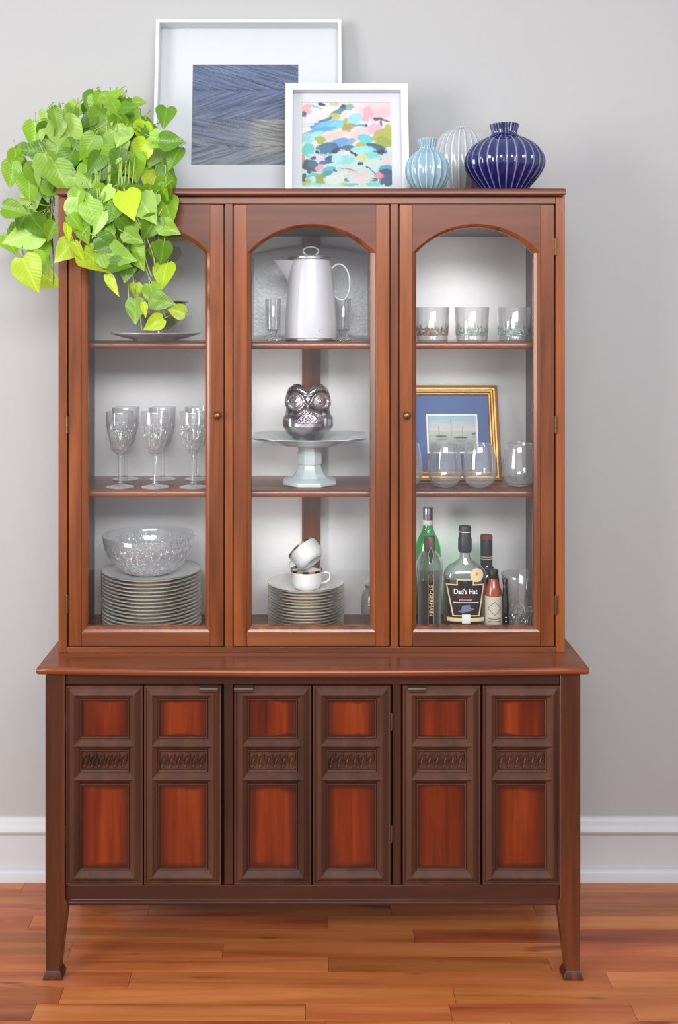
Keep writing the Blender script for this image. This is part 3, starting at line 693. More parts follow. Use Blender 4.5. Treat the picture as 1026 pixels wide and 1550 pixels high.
# =================================================================== THINGS ON THE SHELVES
# ---- plates
def plate_proto(name, label, cat, group, rad, sp, n):
    t = thing(name, (0,0,0), label, cat, group)
    w0 = rad*0.62; th = 0.0036; rise = 0.0125
    prof = [(0, sp*0.42), (w0*0.80, sp*0.42), (w0*0.84, 0.0), (w0*0.90, 0.0), (w0*0.93, sp*0.5), (w0*1.05, sp*0.72), (rad*0.8, sp+rise*0.35-th), (rad*0.985, sp+rise-th*0.8), (rad, sp+rise-th*0.3), (rad*0.992, sp+rise), (rad*0.8, sp+rise*0.42), (w0*1.1, sp*1.03), (w0*0.95, sp), (0, sp)]
    MB().lathe(prof, 64).build('plate_body', M['china'], t, smooth=True, local=True, angle=60)
    g = MB(); g.lathe([(rad*0.991, sp+rise-0.0002), (rad*0.9935, sp+rise+0.0003), (rad*0.999, sp+rise-0.0002), (rad*1.0015, sp+rise-0.0009), (rad*1.0, sp+rise-0.0011)], 64)
    g.build('gold_rim', M['gold_rim'], t, smooth=True, local=True)
    return t
def stack(proto, px, D, z0, n, sp, where, jit):
    for i in range(n):
        lab = f"{ordinal(n-1-i)}{' from the top' if i < n-1 else ''}, {where}"
        loc = (PX(px, D) + random.uniform(-jit, jit), D + random.uniform(-jit, jit), z0 + 0.0004 + i*sp)
        if i == 0: proto.location = loc; proto['label'] = lab; proto.rotation_euler[2] = 0
        else: dup(proto, loc, lab)
SPA = 0.0099; nA = 16
pA = plate_proto('dinner_plate', '', 'plate', 'stacked dinner plates in the left compartment', 0.1385, SPA, nA)
stack(pA, 229.5, 2.968, S3, nA, SPA, 'white gold-rimmed dinner plate of the wide stack under the crystal bowl', 0.0012)
SPB = 0.0083; nB = 15
pB = plate_proto('salad_plate', '', 'plate', 'stacked salad plates in the middle compartment', 0.1065, SPB, nB)
stack(pB, 463, 2.955, S3, nB, SPB, 'white gold-rimmed salad plate of the stack under the teacups', 0.0008)
# ---- crystal bowl
zb = S3 + nA*SPA + 0.001
b = thing('crystal_bowl', (PX(226, 2.965), 2.965, zb), 'large cut crystal bowl resting on the stack of dinner plates', 'bowl')
def cutfn(nn, a):
    def f(t, r, z): k = 1 - a*abs(sin(nn*t/2 + z*110))*abs(sin(nn*t/2 - z*110)) + a*0.5*abs(sin(nn*t)); return (r*k*cos(t), r*k*sin(t), z)
    return f
g = MB(); g.lathe(fine([(0,0.001),(0.045,0.0),(0.052,0.002),(0.075,0.012),(0.102,0.035),(0.118,0.060),(0.124,0.082),(0.126,0.088)], 3), 120, fn=cutfn(20, 0.05))
g.build('cut_body', M['crystal'], b, smooth=False, local=True)
g = MB(); g.lathe([(0.1275,0.088),(0.129,0.108),(0.128,0.1095),(0.1265,0.108),(0.1245,0.088),(0.117,0.062),(0.10,0.038),(0.072,0.016),(0.045,0.008),(0,0.007)], 96)
g.build('rim_wall', M['glass'], b, smooth=True, local=True)
# ---- cups
def cup(label, loc, rot):
    t = thing('teacup', loc, label, 'cup'); t.rotation_euler = rot
    R0 = 0.044
    MB().lathe([(0,0.003),(0.022,0.003),(0.024,0.0),(0.029,0.0),(0.033,0.002),(0.0395,0.008),(0.0428,0.020),(R0,0.040),(R0,0.053),(R0-0.001,0.054),(R0-0.0025,0.053),(R0-0.003,0.040),(0.0398,0.020),(0.036,0.010),(0.02,0.006),(0,0.006)], 48).build('bowl', M['china'], t, smooth=True, local=True, angle=60)
    q = MB(); q.c = []
    prof = [(R0+0.0004,0.0485),(R0+0.0006,0.0535),(R0-0.001,0.0546),(R0-0.0032,0.0535),(R0-0.0034,0.0485)]
    q.lathe(prof, 96)
    for _ in prof:
        for i in range(96): q.c.append(lin(186,146,84)[:3] if (i//6) % 2 else lin(40,34,44)[:3])
    q.build('rim_band', M['paintmetal'], t, smooth=True, local=True)
    pts = [(0.040 + 0.004, 0, 0.042), (0.052, 0, 0.0475), (0.063, 0, 0.046), (0.0675, 0, 0.038), (0.064, 0, 0.028), (0.054, 0, 0.020), (0.040, 0, 0.0165)]
    MB().tube(pts, 0.0028, 8).build('handle', M['china'], t, smooth=True, local=True, angle=180)
    return t
zt2 = S3 + nB*SPB + 0.001
cup('white teacup with a banded gold rim standing upright on the salad plates', (PX(464, 2.93), 2.93, zt2), (0, 0, R(-12)))
cup('white teacup with a banded gold rim tipped over inside the upright teacup', (PX(474.5, 2.93), 2.93, zt2+0.046), (0, R(-50), 0))
bpy.data.objects['teacup.001'].rotation_euler = (Matrix.Rotation(R(-42), 3, 'Y') @ Matrix.Rotation(R(-24), 3, 'X') @ Matrix.Rotation(R(165), 3, 'Z')).to_euler()
bpy.data.objects['teacup.001'].location = (PX(474, 2.93), 2.93, PZ(851, 2.93))
# ---- wine glasses (cut crystal)
def wine_glass():
    t = thing('wine_glass', (0,0,0), '', 'wine glass', 'cut crystal wine glasses on the middle shelf')
    def hexfn(tt, r, z): k = 1 + 0.05*abs(cos(3*tt)); return (r*k*cos(tt), r*k*sin(tt), z)
    MB().lathe([(0,0),(0.037,0),(0.0375,0.0015),(0.03,0.003),(0.012,0.0065),(0.006,0.012),(0,0.012)], 40).build('foot', M['glass'], t, smooth=True, local=True)
    MB().lathe([(0.0065,0.0105),(0.0055,0.016),(0.0052,0.04),(0.0052,0.07),(0.006,0.085),(0.010,0.0925),(0.0,0.0925)], 24, fn=hexfn).build('stem', M['glass'], t, smooth=True, local=True)
    g = MB(); g.lathe([(0.0,0.093),(0.012,0.093),(0.019,0.098),(0.025,0.110),(0.0305,0.130),(0.034,0.150),(0.0365,0.172)], 64, fn=cutfn(16, 0.10))
    g.build('cut_bowl', M['crystal'], t, smooth=False, local=True)
    g = MB(); g.lathe([(0.0365,0.162),(0.0395,0.205),(0.039,0.206),(0.0378,0.205),(0.0345,0.160),(0.030,0.132),(0.022,0.108),(0.012,0.100),(0,0.099)], 48)
    g.build('rim_wall', M['glass'], t, smooth=True, local=True)
    return t
wg = wine_glass()
spots = [(182, 2.885, 'cut crystal wine glass, front row, nearest the cabinet side'), (235, 2.885, 'cut crystal wine glass, front row, middle of the three'), (292.5, 2.885, 'cut crystal wine glass, front row, nearest the door knob'),
         (190.5, 3.03, 'cut crystal wine glass, back row, nearest the cabinet side'), (246, 3.03, 'cut crystal wine glass, back row, middle of the three'), (300, 3.03, 'cut crystal wine glass, back row, nearest the door knob')]
for i, (px, D, lab) in enumerate(spots):
    loc = (PX(px, D), D, S2+0.0005)
    if i == 0: wg.location = loc; wg['label'] = lab
    else: dup(wg, loc, lab, random.uniform(0, 2))
# ---- stemless glasses
t = thing('stemless_glass', (0,0,0), '', 'wine glass', 'stemless glasses on the middle shelf')
MB().lathe([(0,0.0),(0.017,0.0),(0.026,0.003),(0.037,0.012),(0.0445,0.028),(0.0465,0.046),(0.045,0.068),(0.0405,0.095),(0.036,0.117),(0.0354,0.118),(0.0348,0.117),(0.0392,0.095),(0.0435,0.068),(0.045,0.046),(0.043,0.029),(0.036,0.015),(0.022,0.008),(0,0.007)], 56).build('bowl', M['glass'], t, smooth=True, local=True, angle=60)
for i, (px, D, lab) in enumerate([(614, 2.90, 'clear stemless glass half hidden by the door stile, left in its row'), (673, 2.89, 'clear stemless glass in front of the seascape picture'), (725.5, 2.89, 'clear stemless glass in front of the right side of the gilt frame'), (785.5, 2.90, 'clear stemless glass right of the gilt frame, by the hinge')]):
    loc = (PX(px, D), D, S2+0.0005)
    if i == 0: t.location = loc; t['label'] = lab
    else: dup(t, loc, lab)
# ---- rocks tumblers with printed bands
def tumbler(px, D, lab, cA, cB):
    t = thing('rocks_glass', (PX(px, D), D, S1+0.0005), lab, 'glass', 'printed tumblers on the top shelf')
    MB().lathe([(0.0435,0.014),(0.0475,0.092),(0.0468,0.093),(0.0460,0.092),(0.0425,0.016)], 56).build('wall', M['glass'], t, smooth=True, local=True)
    MB().lathe([(0,0),(0.040,0),(0.0430,0.003),(0.0436,0.014),(0.0420,0.0165),(0,0.0165)], 56).build('thick_base', M['thick_glass'], t, smooth=True, local=True)
    g = MB(); g.c = []; n = 120; zz = [0.016, 0.020, 0.026, 0.030, 1.0]
    for k, z in enumerate(zz):
        for i in range(n):
            th = 2*pi*i/n
            h = 0.031 + 0.012*abs(noise.noise(Vector((cos(th)*5+px, sin(th)*5, 0))))*2 + 0.010*(noise.noise(Vector((cos(th)*22, sin(th)*22, px))) > 0.18)
            z2 = h if k == 4 else z
            r = 0.0437 + (z2-0.014)*0.0513
            g.v.append((r*cos(th), r*sin(th), z2)); g.c.append(mixc(lin(*cA), lin(*cB), min(1, max(0, 0.5+1.3*noise.noise(Vector((cos(th)*9, sin(th)*9, z2*160)))))))
    for k in range(4):
        for i in range(n):
            j = (i+1) % n
            if k < 3 and noise.noise(Vector((i*0.21, k*0.8, px))) > 0.12: continue
            g.f.append([k*n+i, k*n+j, (k+1)*n+j, (k+1)*n+i]); g.m.append(0)
    g.build('printed_band', M['print'], t, local=True)
tumbler(654, 2.90, 'short tumbler with a rust brown printed scene, nearest the knob side', (96,56,40), (176,150,120))
tumbler(714, 2.90, 'short tumbler with a grey-green printed scene, middle of the three', (88,102,96), (170,180,172))
tumbler(778, 2.90, 'short tumbler with a teal printed scene, nearest the hinge side', (70,92,92), (160,172,166))
# ---- platter and bowl on the upper left shelf
t = thing('glass_platter', (PX(236, 2.95), 2.95, S1+0.0005), 'clear glass platter under the footed bowl on the top shelf', 'platter')
MB().lathe([(0,0),(0.06,0),(0.064,0.004),(0.09,0.010),(0.122,0.019),(0.124,0.0215),(0.121,0.022),(0.09,0.0135),(0.062,0.0075),(0,0.0065)], 64).build('dish', M['glass'], t, smooth=True, local=True)
MB().lathe([(0.1215,0.0222),(0.1245,0.0222),(0.1245,0.0232),(0.1215,0.0232),(0.1215,0.0222)], 64).build('rim', M['china'], t, smooth=True, local=True)
M['smoke'] = thin_glass('silvery_smoked_glass', (0.86,0.82,0.83,1), (0.4,0.36,0.37,1), 5.0, power=0.35, haze=0.4)
t = thing('footed_bowl', (PX(240, 2.95), 2.95, S1+0.0076), 'silvery smoked glass footed bowl half hidden by pothos leaves', 'bowl')
MB().lathe([(0,0),(0.036,0),(0.037,0.002),(0.020,0.005),(0.010,0.010),(0.008,0.022),(0,0.022)], 40).build('foot', M['smoke'], t, smooth=True, local=True)
MB().lathe([(0,0.022),(0.018,0.023),(0.045,0.032),(0.066,0.050),(0.079,0.075),(0.0835,0.100),(0.0825,0.101),(0.081,0.100),(0.076,0.075),(0.063,0.052),(0.043,0.035),(0,0.026)], 64).build('bowl', M['smoke'], t, smooth=True, local=True, angle=60)
MB().lathe([(0.0838,0.099),(0.0845,0.1005),(0.0838,0.102),(0.0805,0.102),(0.0803,0.100)], 64).build('rim', M['steel'], t, smooth=True, local=True)
# ---- coffee pot
Dp = 2.935; u = Dp/F; zp = S1 + 0.0005
t = thing('coffee_pot', (PX(470.5, Dp), Dp, zp), 'tall white enamel coffee pot with a steel-rimmed lid and thin loop handle', 'coffee pot')
hb_ = 0.228
MB().lathe([(0,0.004),(0.071,0.004),(0.0725,0.012),(0.0715,0.05),(0.067,0.12),(0.060,0.19),(0.0545,0.2262),(0.0,0.2262)], 64).build('body', M['enamel'], t, smooth=True, local=True, angle=50)
MB().lathe([(0,0),(0.0725,0),(0.0738,0.002),(0.0738,0.0065),(0.0726,0.008)], 64).build('base_band', M['steel'], t, smooth=True, local=True)
g = MB().lathe([(0.0,0.2266),(0.063,0.2266),(0.0648,0.2275),(0.0648,0.2305),(0.062,0.2315)], 64).build('lid_rim', M['steel'], t, smooth=True, local=True)
ld = MB().lathe([(0.0618,0.2316),(0.05,0.2355),(0.025,0.2385),(0,0.239)], 64).build('lid', M['enamel'], t, smooth=True, local=True)
lp = [(0.0215*cos(a), 0, 0.2375+0.0115+0.0115*sin(a)) for a in [2*pi*k/24 for k in range(24)]]
MB().tube(lp, 0.0024, 8, closed=True).build('lid_loop', M['enamel'], t, smooth=True, local=True, angle=180)
# spout: a V-shaped lip drawn out to the left, from the rim down the side
g = MB(); rs = []
for k in range(13):
    s = k/12; z = 0.160 + 0.062*s; out = 0.0625 + 0.001 + 0.042*s**1.15; half = 0.004 + 0.018*s; base = 0.0725 - (0.0725-0.0545)*(z/0.226)**1.5 - 0.010
    rs.append([(-base, -half-0.006, z), (-out+0.012*(s), -half*0.45, z+0.002*s), (-out, 0, z+0.004*s), (-out+0.012*s, half*0.45, z+0.002*s), (-base, half+0.006, z)])
g.rings(rs, True, 0, True, True).build('spout', M['enamel'], t, smooth=True, local=True, angle=60)
hp = [(0.0575,0.199),(0.064,0.207),(0.076,0.213),(0.090,0.209),(0.101,0.195),(0.1075,0.172),(0.107,0.145),(0.099,0.122),(0.088,0.114),(0.076,0.116),(0.0655,0.126)]
pts = [Vector((x, 0, z)) for x, z in hp]
sm = []
for i in range(len(pts)-1):
    p0, p1, p2, p3 = pts[max(0,i-1)], pts[i], pts[i+1], pts[min(len(pts)-1,i+2)]
    for q in range(5):
        s = q/5; sm.append(0.5*((2*p1)+(-p0+p2)*s+(2*p0-5*p1+4*p2-p3)*s*s+(-p0+3*p1-3*p2+p3)*s**3))
sm.append(pts[-1])
MB().tube(sm, 0.0030, 8).build('handle', M['enamel'], t, smooth=True, local=True, angle=180)

def text(s, size, mat, parent, loc, name='lettering', sx=1.0, wrap=None, rot=0.0, ext=0.0003, bold=0.0):
    cu = bpy.data.curves.new('t', 'FONT'); cu.body = s; cu.size = size; cu.align_x = 'CENTER'; cu.align_y = 'CENTER'; cu.extrude = ext; cu.offset = bold
    o = bpy.data.objects.new('t', cu); COL.objects.link(o)
    dg = bpy.context.evaluated_depsgraph_get(); dg.update()
    me = bpy.data.meshes.new_from_object(o.evaluated_get(dg)); bpy.data.objects.remove(o); bpy.data.curves.remove(cu)
    me.name = name
    for v in me.vertices:
        x, y_, z = v.co; x *= sx
        x, y_ = x*cos(rot) - y_*sin(rot), x*sin(rot) + y_*cos(rot)
        X_, Z_ = x + loc[0], y_ + loc[2]
        v.co = (X_, loc[1] - z + (wrap(X_, Z_) if wrap else 0), Z_)
    me.materials.clear(); me.materials.append(mat)
    o = bpy.data.objects.new(name, me); COL.objects.link(o); o.parent = parent
    return o
def cylwrap(r): return lambda x, z: r - math.sqrt(max(1e-9, r*r - x*x))
M['grey_ink'] = plain('grey_ink', lin(120, 122, 130), 0.6)
text('C', 0.011, M['grey_ink'], t, (0.026, -0.0722, 0.028), wrap=cylwrap(0.0722))
# ---- embossed tray behind the pot, and two square glass candle holders
t = thing('embossed_tray', (PX(470, 3.08), 3.072, S1+0.0005), 'large embossed grey tray with beaded arched rim standing behind the coffee pot', 'tray'); t.rotation_euler = (-0.06, 0, 0)
M['emboss'] = plain('embossed_pewter', lin(192, 193, 196), 0.4, 0.15, bump=1.0, bscale=110)
M['pewter'] = plain('pewter_rim', lin(196, 196, 198), 0.45, 0.15)
hw, hh = 0.180, 0.276
def trayout(e, y):
    pts = [(-hw+e, y, e), (hw-e, y, e)]
    for k in range(17):
        a = k/16; x = (hw-e)*(1-2*a); pts.append((x, y, hh-e-0.026*(x/hw)**2))
    return pts
g = MB(); g.rings([trayout(0, 0.006), trayout(0, 0), trayout(0.006, -0.003), trayout(0.014, 0.003)], True)
g.build('rim', M['pewter'], t, smooth=True, angle=30, local=True)
g = MB(); g.rings([trayout(0.0139, 0.003), trayout(0.05, 0.0045), trayout(0.0139, 0.0065)], True); pts = trayout(0.0499, 0.0046)
g.add(pts, [list(range(len(pts)))]); g.build('field', M['emboss'], t, local=True)
g = MB()
op = trayout(0.007, -0.003)
for k in range(2, len(op)-1):
    for q in range(3):
        s = q/3; x = op[k][0]*(1-s)+op[k+1][0]*s; z = op[k][2]*(1-s)+op[k+1][2]*s
        g.lathe([(0, -0.0026), (0.0026, 0), (0, 0.0026)], 6, (x, -0.003, z))
b = g.build('beading', M['pewter'], t, smooth=True, local=True); b['kind'] = 'stuff'
for px, lab in ((413, 'clear glass candle holder left of the coffee pot'), (519, 'clear glass candle holder right of the coffee pot')):
    t = thing('candle_holder', (PX(px, 3.0), 3.0, S1+0.0005), lab, 'candle holder', 'glass candle holders behind the coffee pot')
    MB().lathe([(0,0),(0.030,0),(0.030,0.004),(0.017,0.010),(0.010,0.018),(0.012,0.026),(0.020,0.032),(0,0.032)], 8).build('foot', M['crystal'], t, smooth=True, local=True, angle=30)
    MB().lathe([(0.0,0.033),(0.021,0.033),(0.0225,0.118),(0.0218,0.119),(0.0208,0.118),(0.0195,0.038),(0,0.037)], 32).build('cup', M['glass'], t, smooth=True, local=True)
# ---- pedestal cake stand
t = thing('cake_stand', (PX(468.5, 2.945), 2.945, S2+0.0005), 'grey-white octagonal ironstone cake stand holding the glass owl', 'cake stand')
def octa(w_, d_, c, z, wav=0.0):
    pts = []
    C = [(w_-c, -d_), (w_, -d_+c*0.8), (w_, d_-c*0.8), (w_-c, d_), (-w_+c, d_), (-w_, d_-c*0.8), (-w_, -d_+c*0.8), (-w_+c, -d_)]
    C = C[-1:] + C[:-1]
    for k in range(8):
        a, b = C[k], C[(k+1) % 8]
        for q in range(6):
            s = q/6; x = a[0]*(1-s)+b[0]*s; y = a[1]*(1-s)+b[1]*s
            pts.append((x, y, z + wav*sin(pi*s)*(1 if k % 2 else -0.6)))
    return pts
zr = PZ(667, 2.82) - S2 - 0.0005
g = MB(); g.rings([octa(0.060,0.055,0.024,zr-0.026), octa(0.100,0.085,0.04,zr-0.020), octa(0.126,0.102,0.05,zr-0.010), octa(0.150,0.118,0.06,zr-0.004), octa(0.158,0.125,0.062,zr-0.001,0.002), octa(0.157,0.124,0.062,zr+0.001,0.002), octa(0.118,0.096,0.048,zr-0.006), octa(0.105,0.086,0.043,zr-0.0125), octa(0.0001,0.0001,0.00005,zr-0.0125)], True)
g.build('plate', M['ironstone'], t, smooth=True, local=True, angle=35)
g = MB(); zq = zr - 0.026
def octr(r, z):
    return [(r*cos(2*pi*(k+0.5)/8), r*sin(2*pi*(k+0.5)/8), z) for k in range(8)]
g.rings([octr(0.078,0), octr(0.080,0.003), octr(0.079,0.010), octr(0.070,0.015), octr(0.052,0.020), octr(0.042,0.030), octr(0.035,0.046), octr(0.033,0.054), octr(0.036,0.057), octr(0.036,zq-0.022), octr(0.033,zq-0.018), octr(0.034,zq-0.006), octr(0.058,zq+0.0005)], True, 0, True, True)
g.build('pedestal', M['ironstone'], t, local=True, bevel=0.0012)
# ---- glass owl
zo = S2 + 0.0005 + zr - 0.0125 + 0.0005
t = thing('glass_owl', (PX(466, 2.93), 2.93, zo), 'smoky silver-purple glass owl with big round eyes on the cake stand', 'figurine')
def interp(tab, s):
    for (a, va), (b, vb) in zip(tab, tab[1:]):
        if s <= b:
            k = (s-a)/(b-a); k = k*k*(3-2*k); return va*(1-k)+vb*k
    return tab[-1][1]
HO = 0.158
WA = [(0,0.036),(0.06,0.046),(0.16,0.060),(0.30,0.0705),(0.42,0.070),(0.52,0.0625),(0.60,0.0605),(0.70,0.0645),(0.80,0.0630),(0.88,0.060),(0.95,0.056),(0.98,0.051),(1.0,0.043)]
g = MB(); g.c = []; NR, NS = 110, 128; rs = []
eyz = 0.111; exx = 0.0335
for k in range(NR+1):
    s = k/NR; a = interp(WA, s); b_ = a*0.80
    ring = []
    for i in range(NS):
        th = 2*pi*i/NS; x = a*cos(th); y = b_*sin(th); z = s*HO*0.93
        fr = max(0, -sin(th))
        # ear tufts
        if s > 0.86: z += 0.0085*smooth(0.84, 1.0, s)*math.exp(-((abs(x)-0.032)/0.018)**2) - 0.009*smooth(0.80,1,s)*math.exp(-(x/0.011)**2)
        d = 0
        if fr > 0:
            de = math.hypot(abs(x)-exx, z-eyz)
            d += 0.0060*math.exp(-((de-0.0235)/0.0020)**2) - 0.004*smooth(0.024, 0.018, de) + 0.004*math.exp(-(de/0.005)**2) + 0.0018*math.exp(-((de-0.011)/0.0015)**2)
            # brow V and beak
            q = abs(x) - (z-0.098)*0.62
            if 0.09 < z < 0.150: d += 0.0058*math.exp(-(q/0.0028)**2)
            d += 0.010*math.exp(-((x/0.006)**2 + ((z-0.095)/0.012)**2))
            # breast scales
            if z < 0.086:
                m = smooth(0.086, 0.080, z)*smooth(0.044, 0.056, z)*smooth(0.036, 0.026, abs(x))
                d += m*0.0030*abs(sin(x*260+z*260))*abs(sin(x*260-z*260))
                q2 = abs(x) - (0.092-z)*0.85; d += 0.003*math.exp(-(q2/0.003)**2)*smooth(0.05,0.06,z)
                # feet / lower flutes
                d += 0.002*smooth(0.05, 0.02, z)*abs(cos(x*130))
            # wings
            d += 0.003*math.exp(-((abs(x)-0.052)/0.004)**2)*smooth(0.02,0.03,z)*smooth(0.085,0.07,z)
        y -= d*min(1, fr*1.6)
        ring.append((x, y, z))
        nz = noise.noise(Vector((x*30, z*35, 2.0)))
        c = mixc(lin(128,116,126), lin(238,228,230), min(1, max(0, 0.5+1.9*nz)))
        c = mixc(c, lin(112,74,60), 0.7*smooth(0.1, 0.4, noise.noise(Vector((x*22+4, z*22, 6)))) )
        if fr > 0:
            de = math.hypot(abs(x)-exx, z-eyz)
            c = mixc(c, lin(226,208,208), 0.8*smooth(0.0215, 0.018, de)); c = mixc(c, lin(60,46,58), 0.8*smooth(0.006, 0.002, abs(de-0.0285)))
        g.c.append(c)
    rs.append(ring)
for r_ in rs: g.v += r_
for rr_, dz in ((0.8, -0.002), (0.5, -0.006), (0.15, -0.010)):       # sunken crown between the tufts
    top = rs[NR]; g.v += [(x*rr_, y*rr_, 0.140 + (z-0.140)*max(0, rr_-0.3) + dz*0.3) for x, y, z in top]; g.c += g.c[NR*NS:NR*NS+NS]
NR += 3
for k in range(NR):
    for i in range(NS):
        j = (i+1) % NS; g.f.append([k*NS+i, k*NS+j, (k+1)*NS+j, (k+1)*NS+i]); g.m.append(0)
g.f.append(list(range(NS-1,-1,-1))); g.m.append(0); g.f.append([NR*NS+i for i in range(NS)]); g.m.append(0)
M['owl'] = painted('lustre_glass', 0.10, 0.85, 0.6)
g.build('body', M['owl'], t, smooth=True, angle=180, local=True)
for s in (-1, 1):
    q = MB(); q.lathe([(0,0.0026),(0.003,0.002),(0.0042,0.0)], 16, fn=lambda tt, r, z: (s*exx + r*cos(tt), -0.0475 - z - 0.0015, eyz + r*sin(tt)))
    q.build('pupil', M['steel'], t, smooth=True, local=True)
# ---- clip-top jar, mostly behind the door stile
t = thing('glass_jar', (PX(566, 2.98), 2.98, S3+0.0005), 'glass jar with a steel clasp lid, beside the right stile of the middle door', 'jar')
MB().lathe([(0,0),(0.034,0),(0.036,0.004),(0.036,0.085),(0.032,0.105),(0.024,0.114),(0.024,0.122),(0,0.122)], 40).build('body', M['thick_glass'], t, smooth=True, local=True)
MB().lathe([(0,0.123),(0.026,0.123),(0.027,0.126),(0.025,0.131),(0.012,0.136),(0,0.136)], 40).build('lid', M['glass'], t, smooth=True, local=True)
MB().lathe([(0.0245,0.1165),(0.0262,0.118),(0.0262,0.121),(0.0245,0.1222)], 40).build('clasp_ring', M['steel'], t, smooth=True, local=True)

# =================================================================== BOTTLES AND BAR THINGS
M['green_glass'] = thin_glass('green_bottle_glass', (0.24,0.80,0.38,1), (0.06,0.40,0.14,1), 1.6, power=0.3)
M['amber'] = thin_glass('amber_liquor', (0.30,0.17,0.09,1), (0.10,0.05,0.03,1), 1.2, power=0.4)
M['straw'] = thin_glass('straw_liquor', (0.50,0.38,0.26,1), (0.22,0.15,0.09,1), 1.2, power=0.4)
M['bottle_clear'] = thin_glass('bottle_glass', (0.90,0.91,0.92,1), (0.25,0.26,0.27,1), 2.4, power=0.4, haze=0.3)
M['wine_dark'] = plain('dark_wine_glass', lin(26, 22, 24), 0.12, coat=0.6)
M['rust'] = plain('rust_orange_glass', lin(150, 66, 38), 0.2, coat=0.5)
# green bottle
t = thing('liqueur_bottle', (PX(647.5, 3.03), 3.03, S3+0.0005), 'bright green bottle with silver cap at the back left corner', 'bottle', None)
zc_ = PZ(768, 3.03) - S3 - 0.0005
MB().lathe([(0,0),(0.036,0),(0.0375,0.003),(0.0375,zc_-0.130),(0.036,zc_-0.110),(0.030,zc_-0.090),(0.019,zc_-0.070),(0.0145,zc_-0.055),(0.0140,zc_-0.034),(0,zc_-0.034)], 40).build('body', M['green_glass'], t, smooth=True, local=True)
MB().lathe([(0.0146,zc_-0.049),(0.0150,zc_-0.0485),(0.0150,zc_-0.0345),(0,zc_-0.0340)], 32).build('neck_band', M['white_ink'], t, smooth=True, local=True)
MB().lathe([(0.0,zc_-0.0338),(0.0148,zc_-0.0338),(0.0150,zc_-0.02),(0.0145,zc_-0.0195),(0.0145,zc_-0.003),(0.0135,zc_),(0,zc_)], 32).build('cap', M['steel'], t, smooth=True, local=True, angle=40)
M['fluted_glass'] = thin_glass('fluted_bottle_glass', (0.66,0.66,0.65,1), (0.30,0.30,0.30,1), 3.5, power=0.4, haze=0.8)
# fluted elderflower bottle with vertical lettering
t = thing('liqueur_bottle', (PX(650, 2.90), 2.90, S3+0.0005), 'fluted clear bottle with a narrow vertical gold lettered label, in front of the green bottle', 'bottle')
zc_ = PZ(812, 2.90) - S3 - 0.0005
def flut(tt, r, z):
    k = 1 + (0.07*abs(cos(4*tt)) if 0.02 < z < zc_-0.06 else 0); return (r*k*cos(tt), r*k*sin(tt), z)
lv = PZ(880, 2.87) - S3
MB().lathe([(0,0),(0.030,0),(0.0315,0.004),(0.0300,0.03),(0.0300,lv-0.03),(0.0320,lv),(0.0345,lv+0.025),(0.0335,lv+0.045),(0.026,lv+0.065),(0.015,lv+0.078),(0.0125,zc_-0.048),(0.0125,zc_-0.04),(0,zc_-0.04)], 64, fn=flut).build('body', M['fluted_glass'], t, smooth=True, local=True, angle=40)
MB().lathe([(0,0.004),(0.0275,0.005),(0.0275,lv-0.03),(0.029,lv),(0,lv)], 40, fn=flut).build('liquid', M['amber'], t, smooth=True, local=True)
M['copper'] = plain('copper_cap', lin(120, 92, 82), 0.4, 0.5)
MB().lathe([(0,zc_-0.0395),(0.0155,zc_-0.0395),(0.0165,zc_-0.036),(0.0165,zc_-0.006),(0.015,zc_),(0,zc_)], 32).build('cap', M['copper'], t, smooth=True, local=True, angle=40)
g = MB(); yl = -0.0335; zl0, zl1 = 0.045, zc_-0.022
xs = 0.0075
g.prism_xz([(-xs, zl0), (xs, zl0), (xs, zl1-0.06), (xs*0.3, zl1-0.045), (xs*1.0, zl1-0.02), (0, zl1), (-xs*1.0, zl1-0.02), (-xs*0.3, zl1-0.045), (-xs, zl1-0.06)], yl-0.0004, yl+0.003)
lb = g.build('label', M['label_black'], t, local=True)
g = MB()
for sx_ in (-1, 1):
    g.tube([(sx_*xs, yl-0.0006, zl0), (sx_*xs, yl-0.0006, zl1-0.06), (sx_*xs*0.3, yl-0.0006, zl1-0.045), (sx_*xs, yl-0.0006, zl1-0.02), (0, yl-0.0006, zl1)], 0.0006, 5)
g.tube([(0.0045*cos(a), yl-0.0006, zl1-0.055-0.022+0.0055*sin(a)) for a in [2*pi*k/16 for k in range(16)]], 0.0006, 4, closed=True)
g.build('gold_edge', M['gold_ink'], lb, local=True)
text('ST-GERMAIN', 0.0145, M['gold_ink'], lb, (0, yl-0.0007, (zl0+zl1-0.085)/2+0.001), rot=-pi/2, sx=1.02, bold=0.0002)
# flat-fronted rye bottle
DR = 2.885
t = thing('whiskey_bottle', (PX(703.5, DR), DR, S3+0.0005), 'broad-shouldered whiskey bottle with black keystone label and black stopper', 'bottle')
RX, RY, EXP = 0.0575, 0.034, 2.8
zc_ = PZ(796, DR) - S3 - 0.0005; zsh = PZ(862, DR) - S3 - 0.0005; zn = PZ(838, DR) - S3
def sq(tt, r, z):
    # cross-section goes from round neck to flattened superellipse body
    k = smooth(0.014, 0.035, r); c, s_ = cos(tt), sin(tt)
    e = 2 + (EXP-2)*k
    f = (abs(c)**e + abs(s_)**e)**(-1/e)
    return (r*f*c, r*f*s_*(1-(1-RY/RX)*k), z)
def ryeprof(e=0.0):
    return [(0,0.0+e),(RX-0.003-e,0.0+e),(RX-e,0.004+e),(RX-e,zsh-0.012),(RX-0.003-e,zsh-0.002),(RX-0.012-e,zsh+0.009),(RX-0.026-e,zsh+0.019),(0.020-e,zsh+0.027),(0.0145-e,zsh+0.034),(0.0135-e,zn+0.004),(0,zn+0.004)]
MB().lathe(ryeprof(), 72, fn=sq).build('body', M['bottle_clear'], t, smooth=True, local=True, angle=50)
lvl_ = PZ(874, DR) - S3
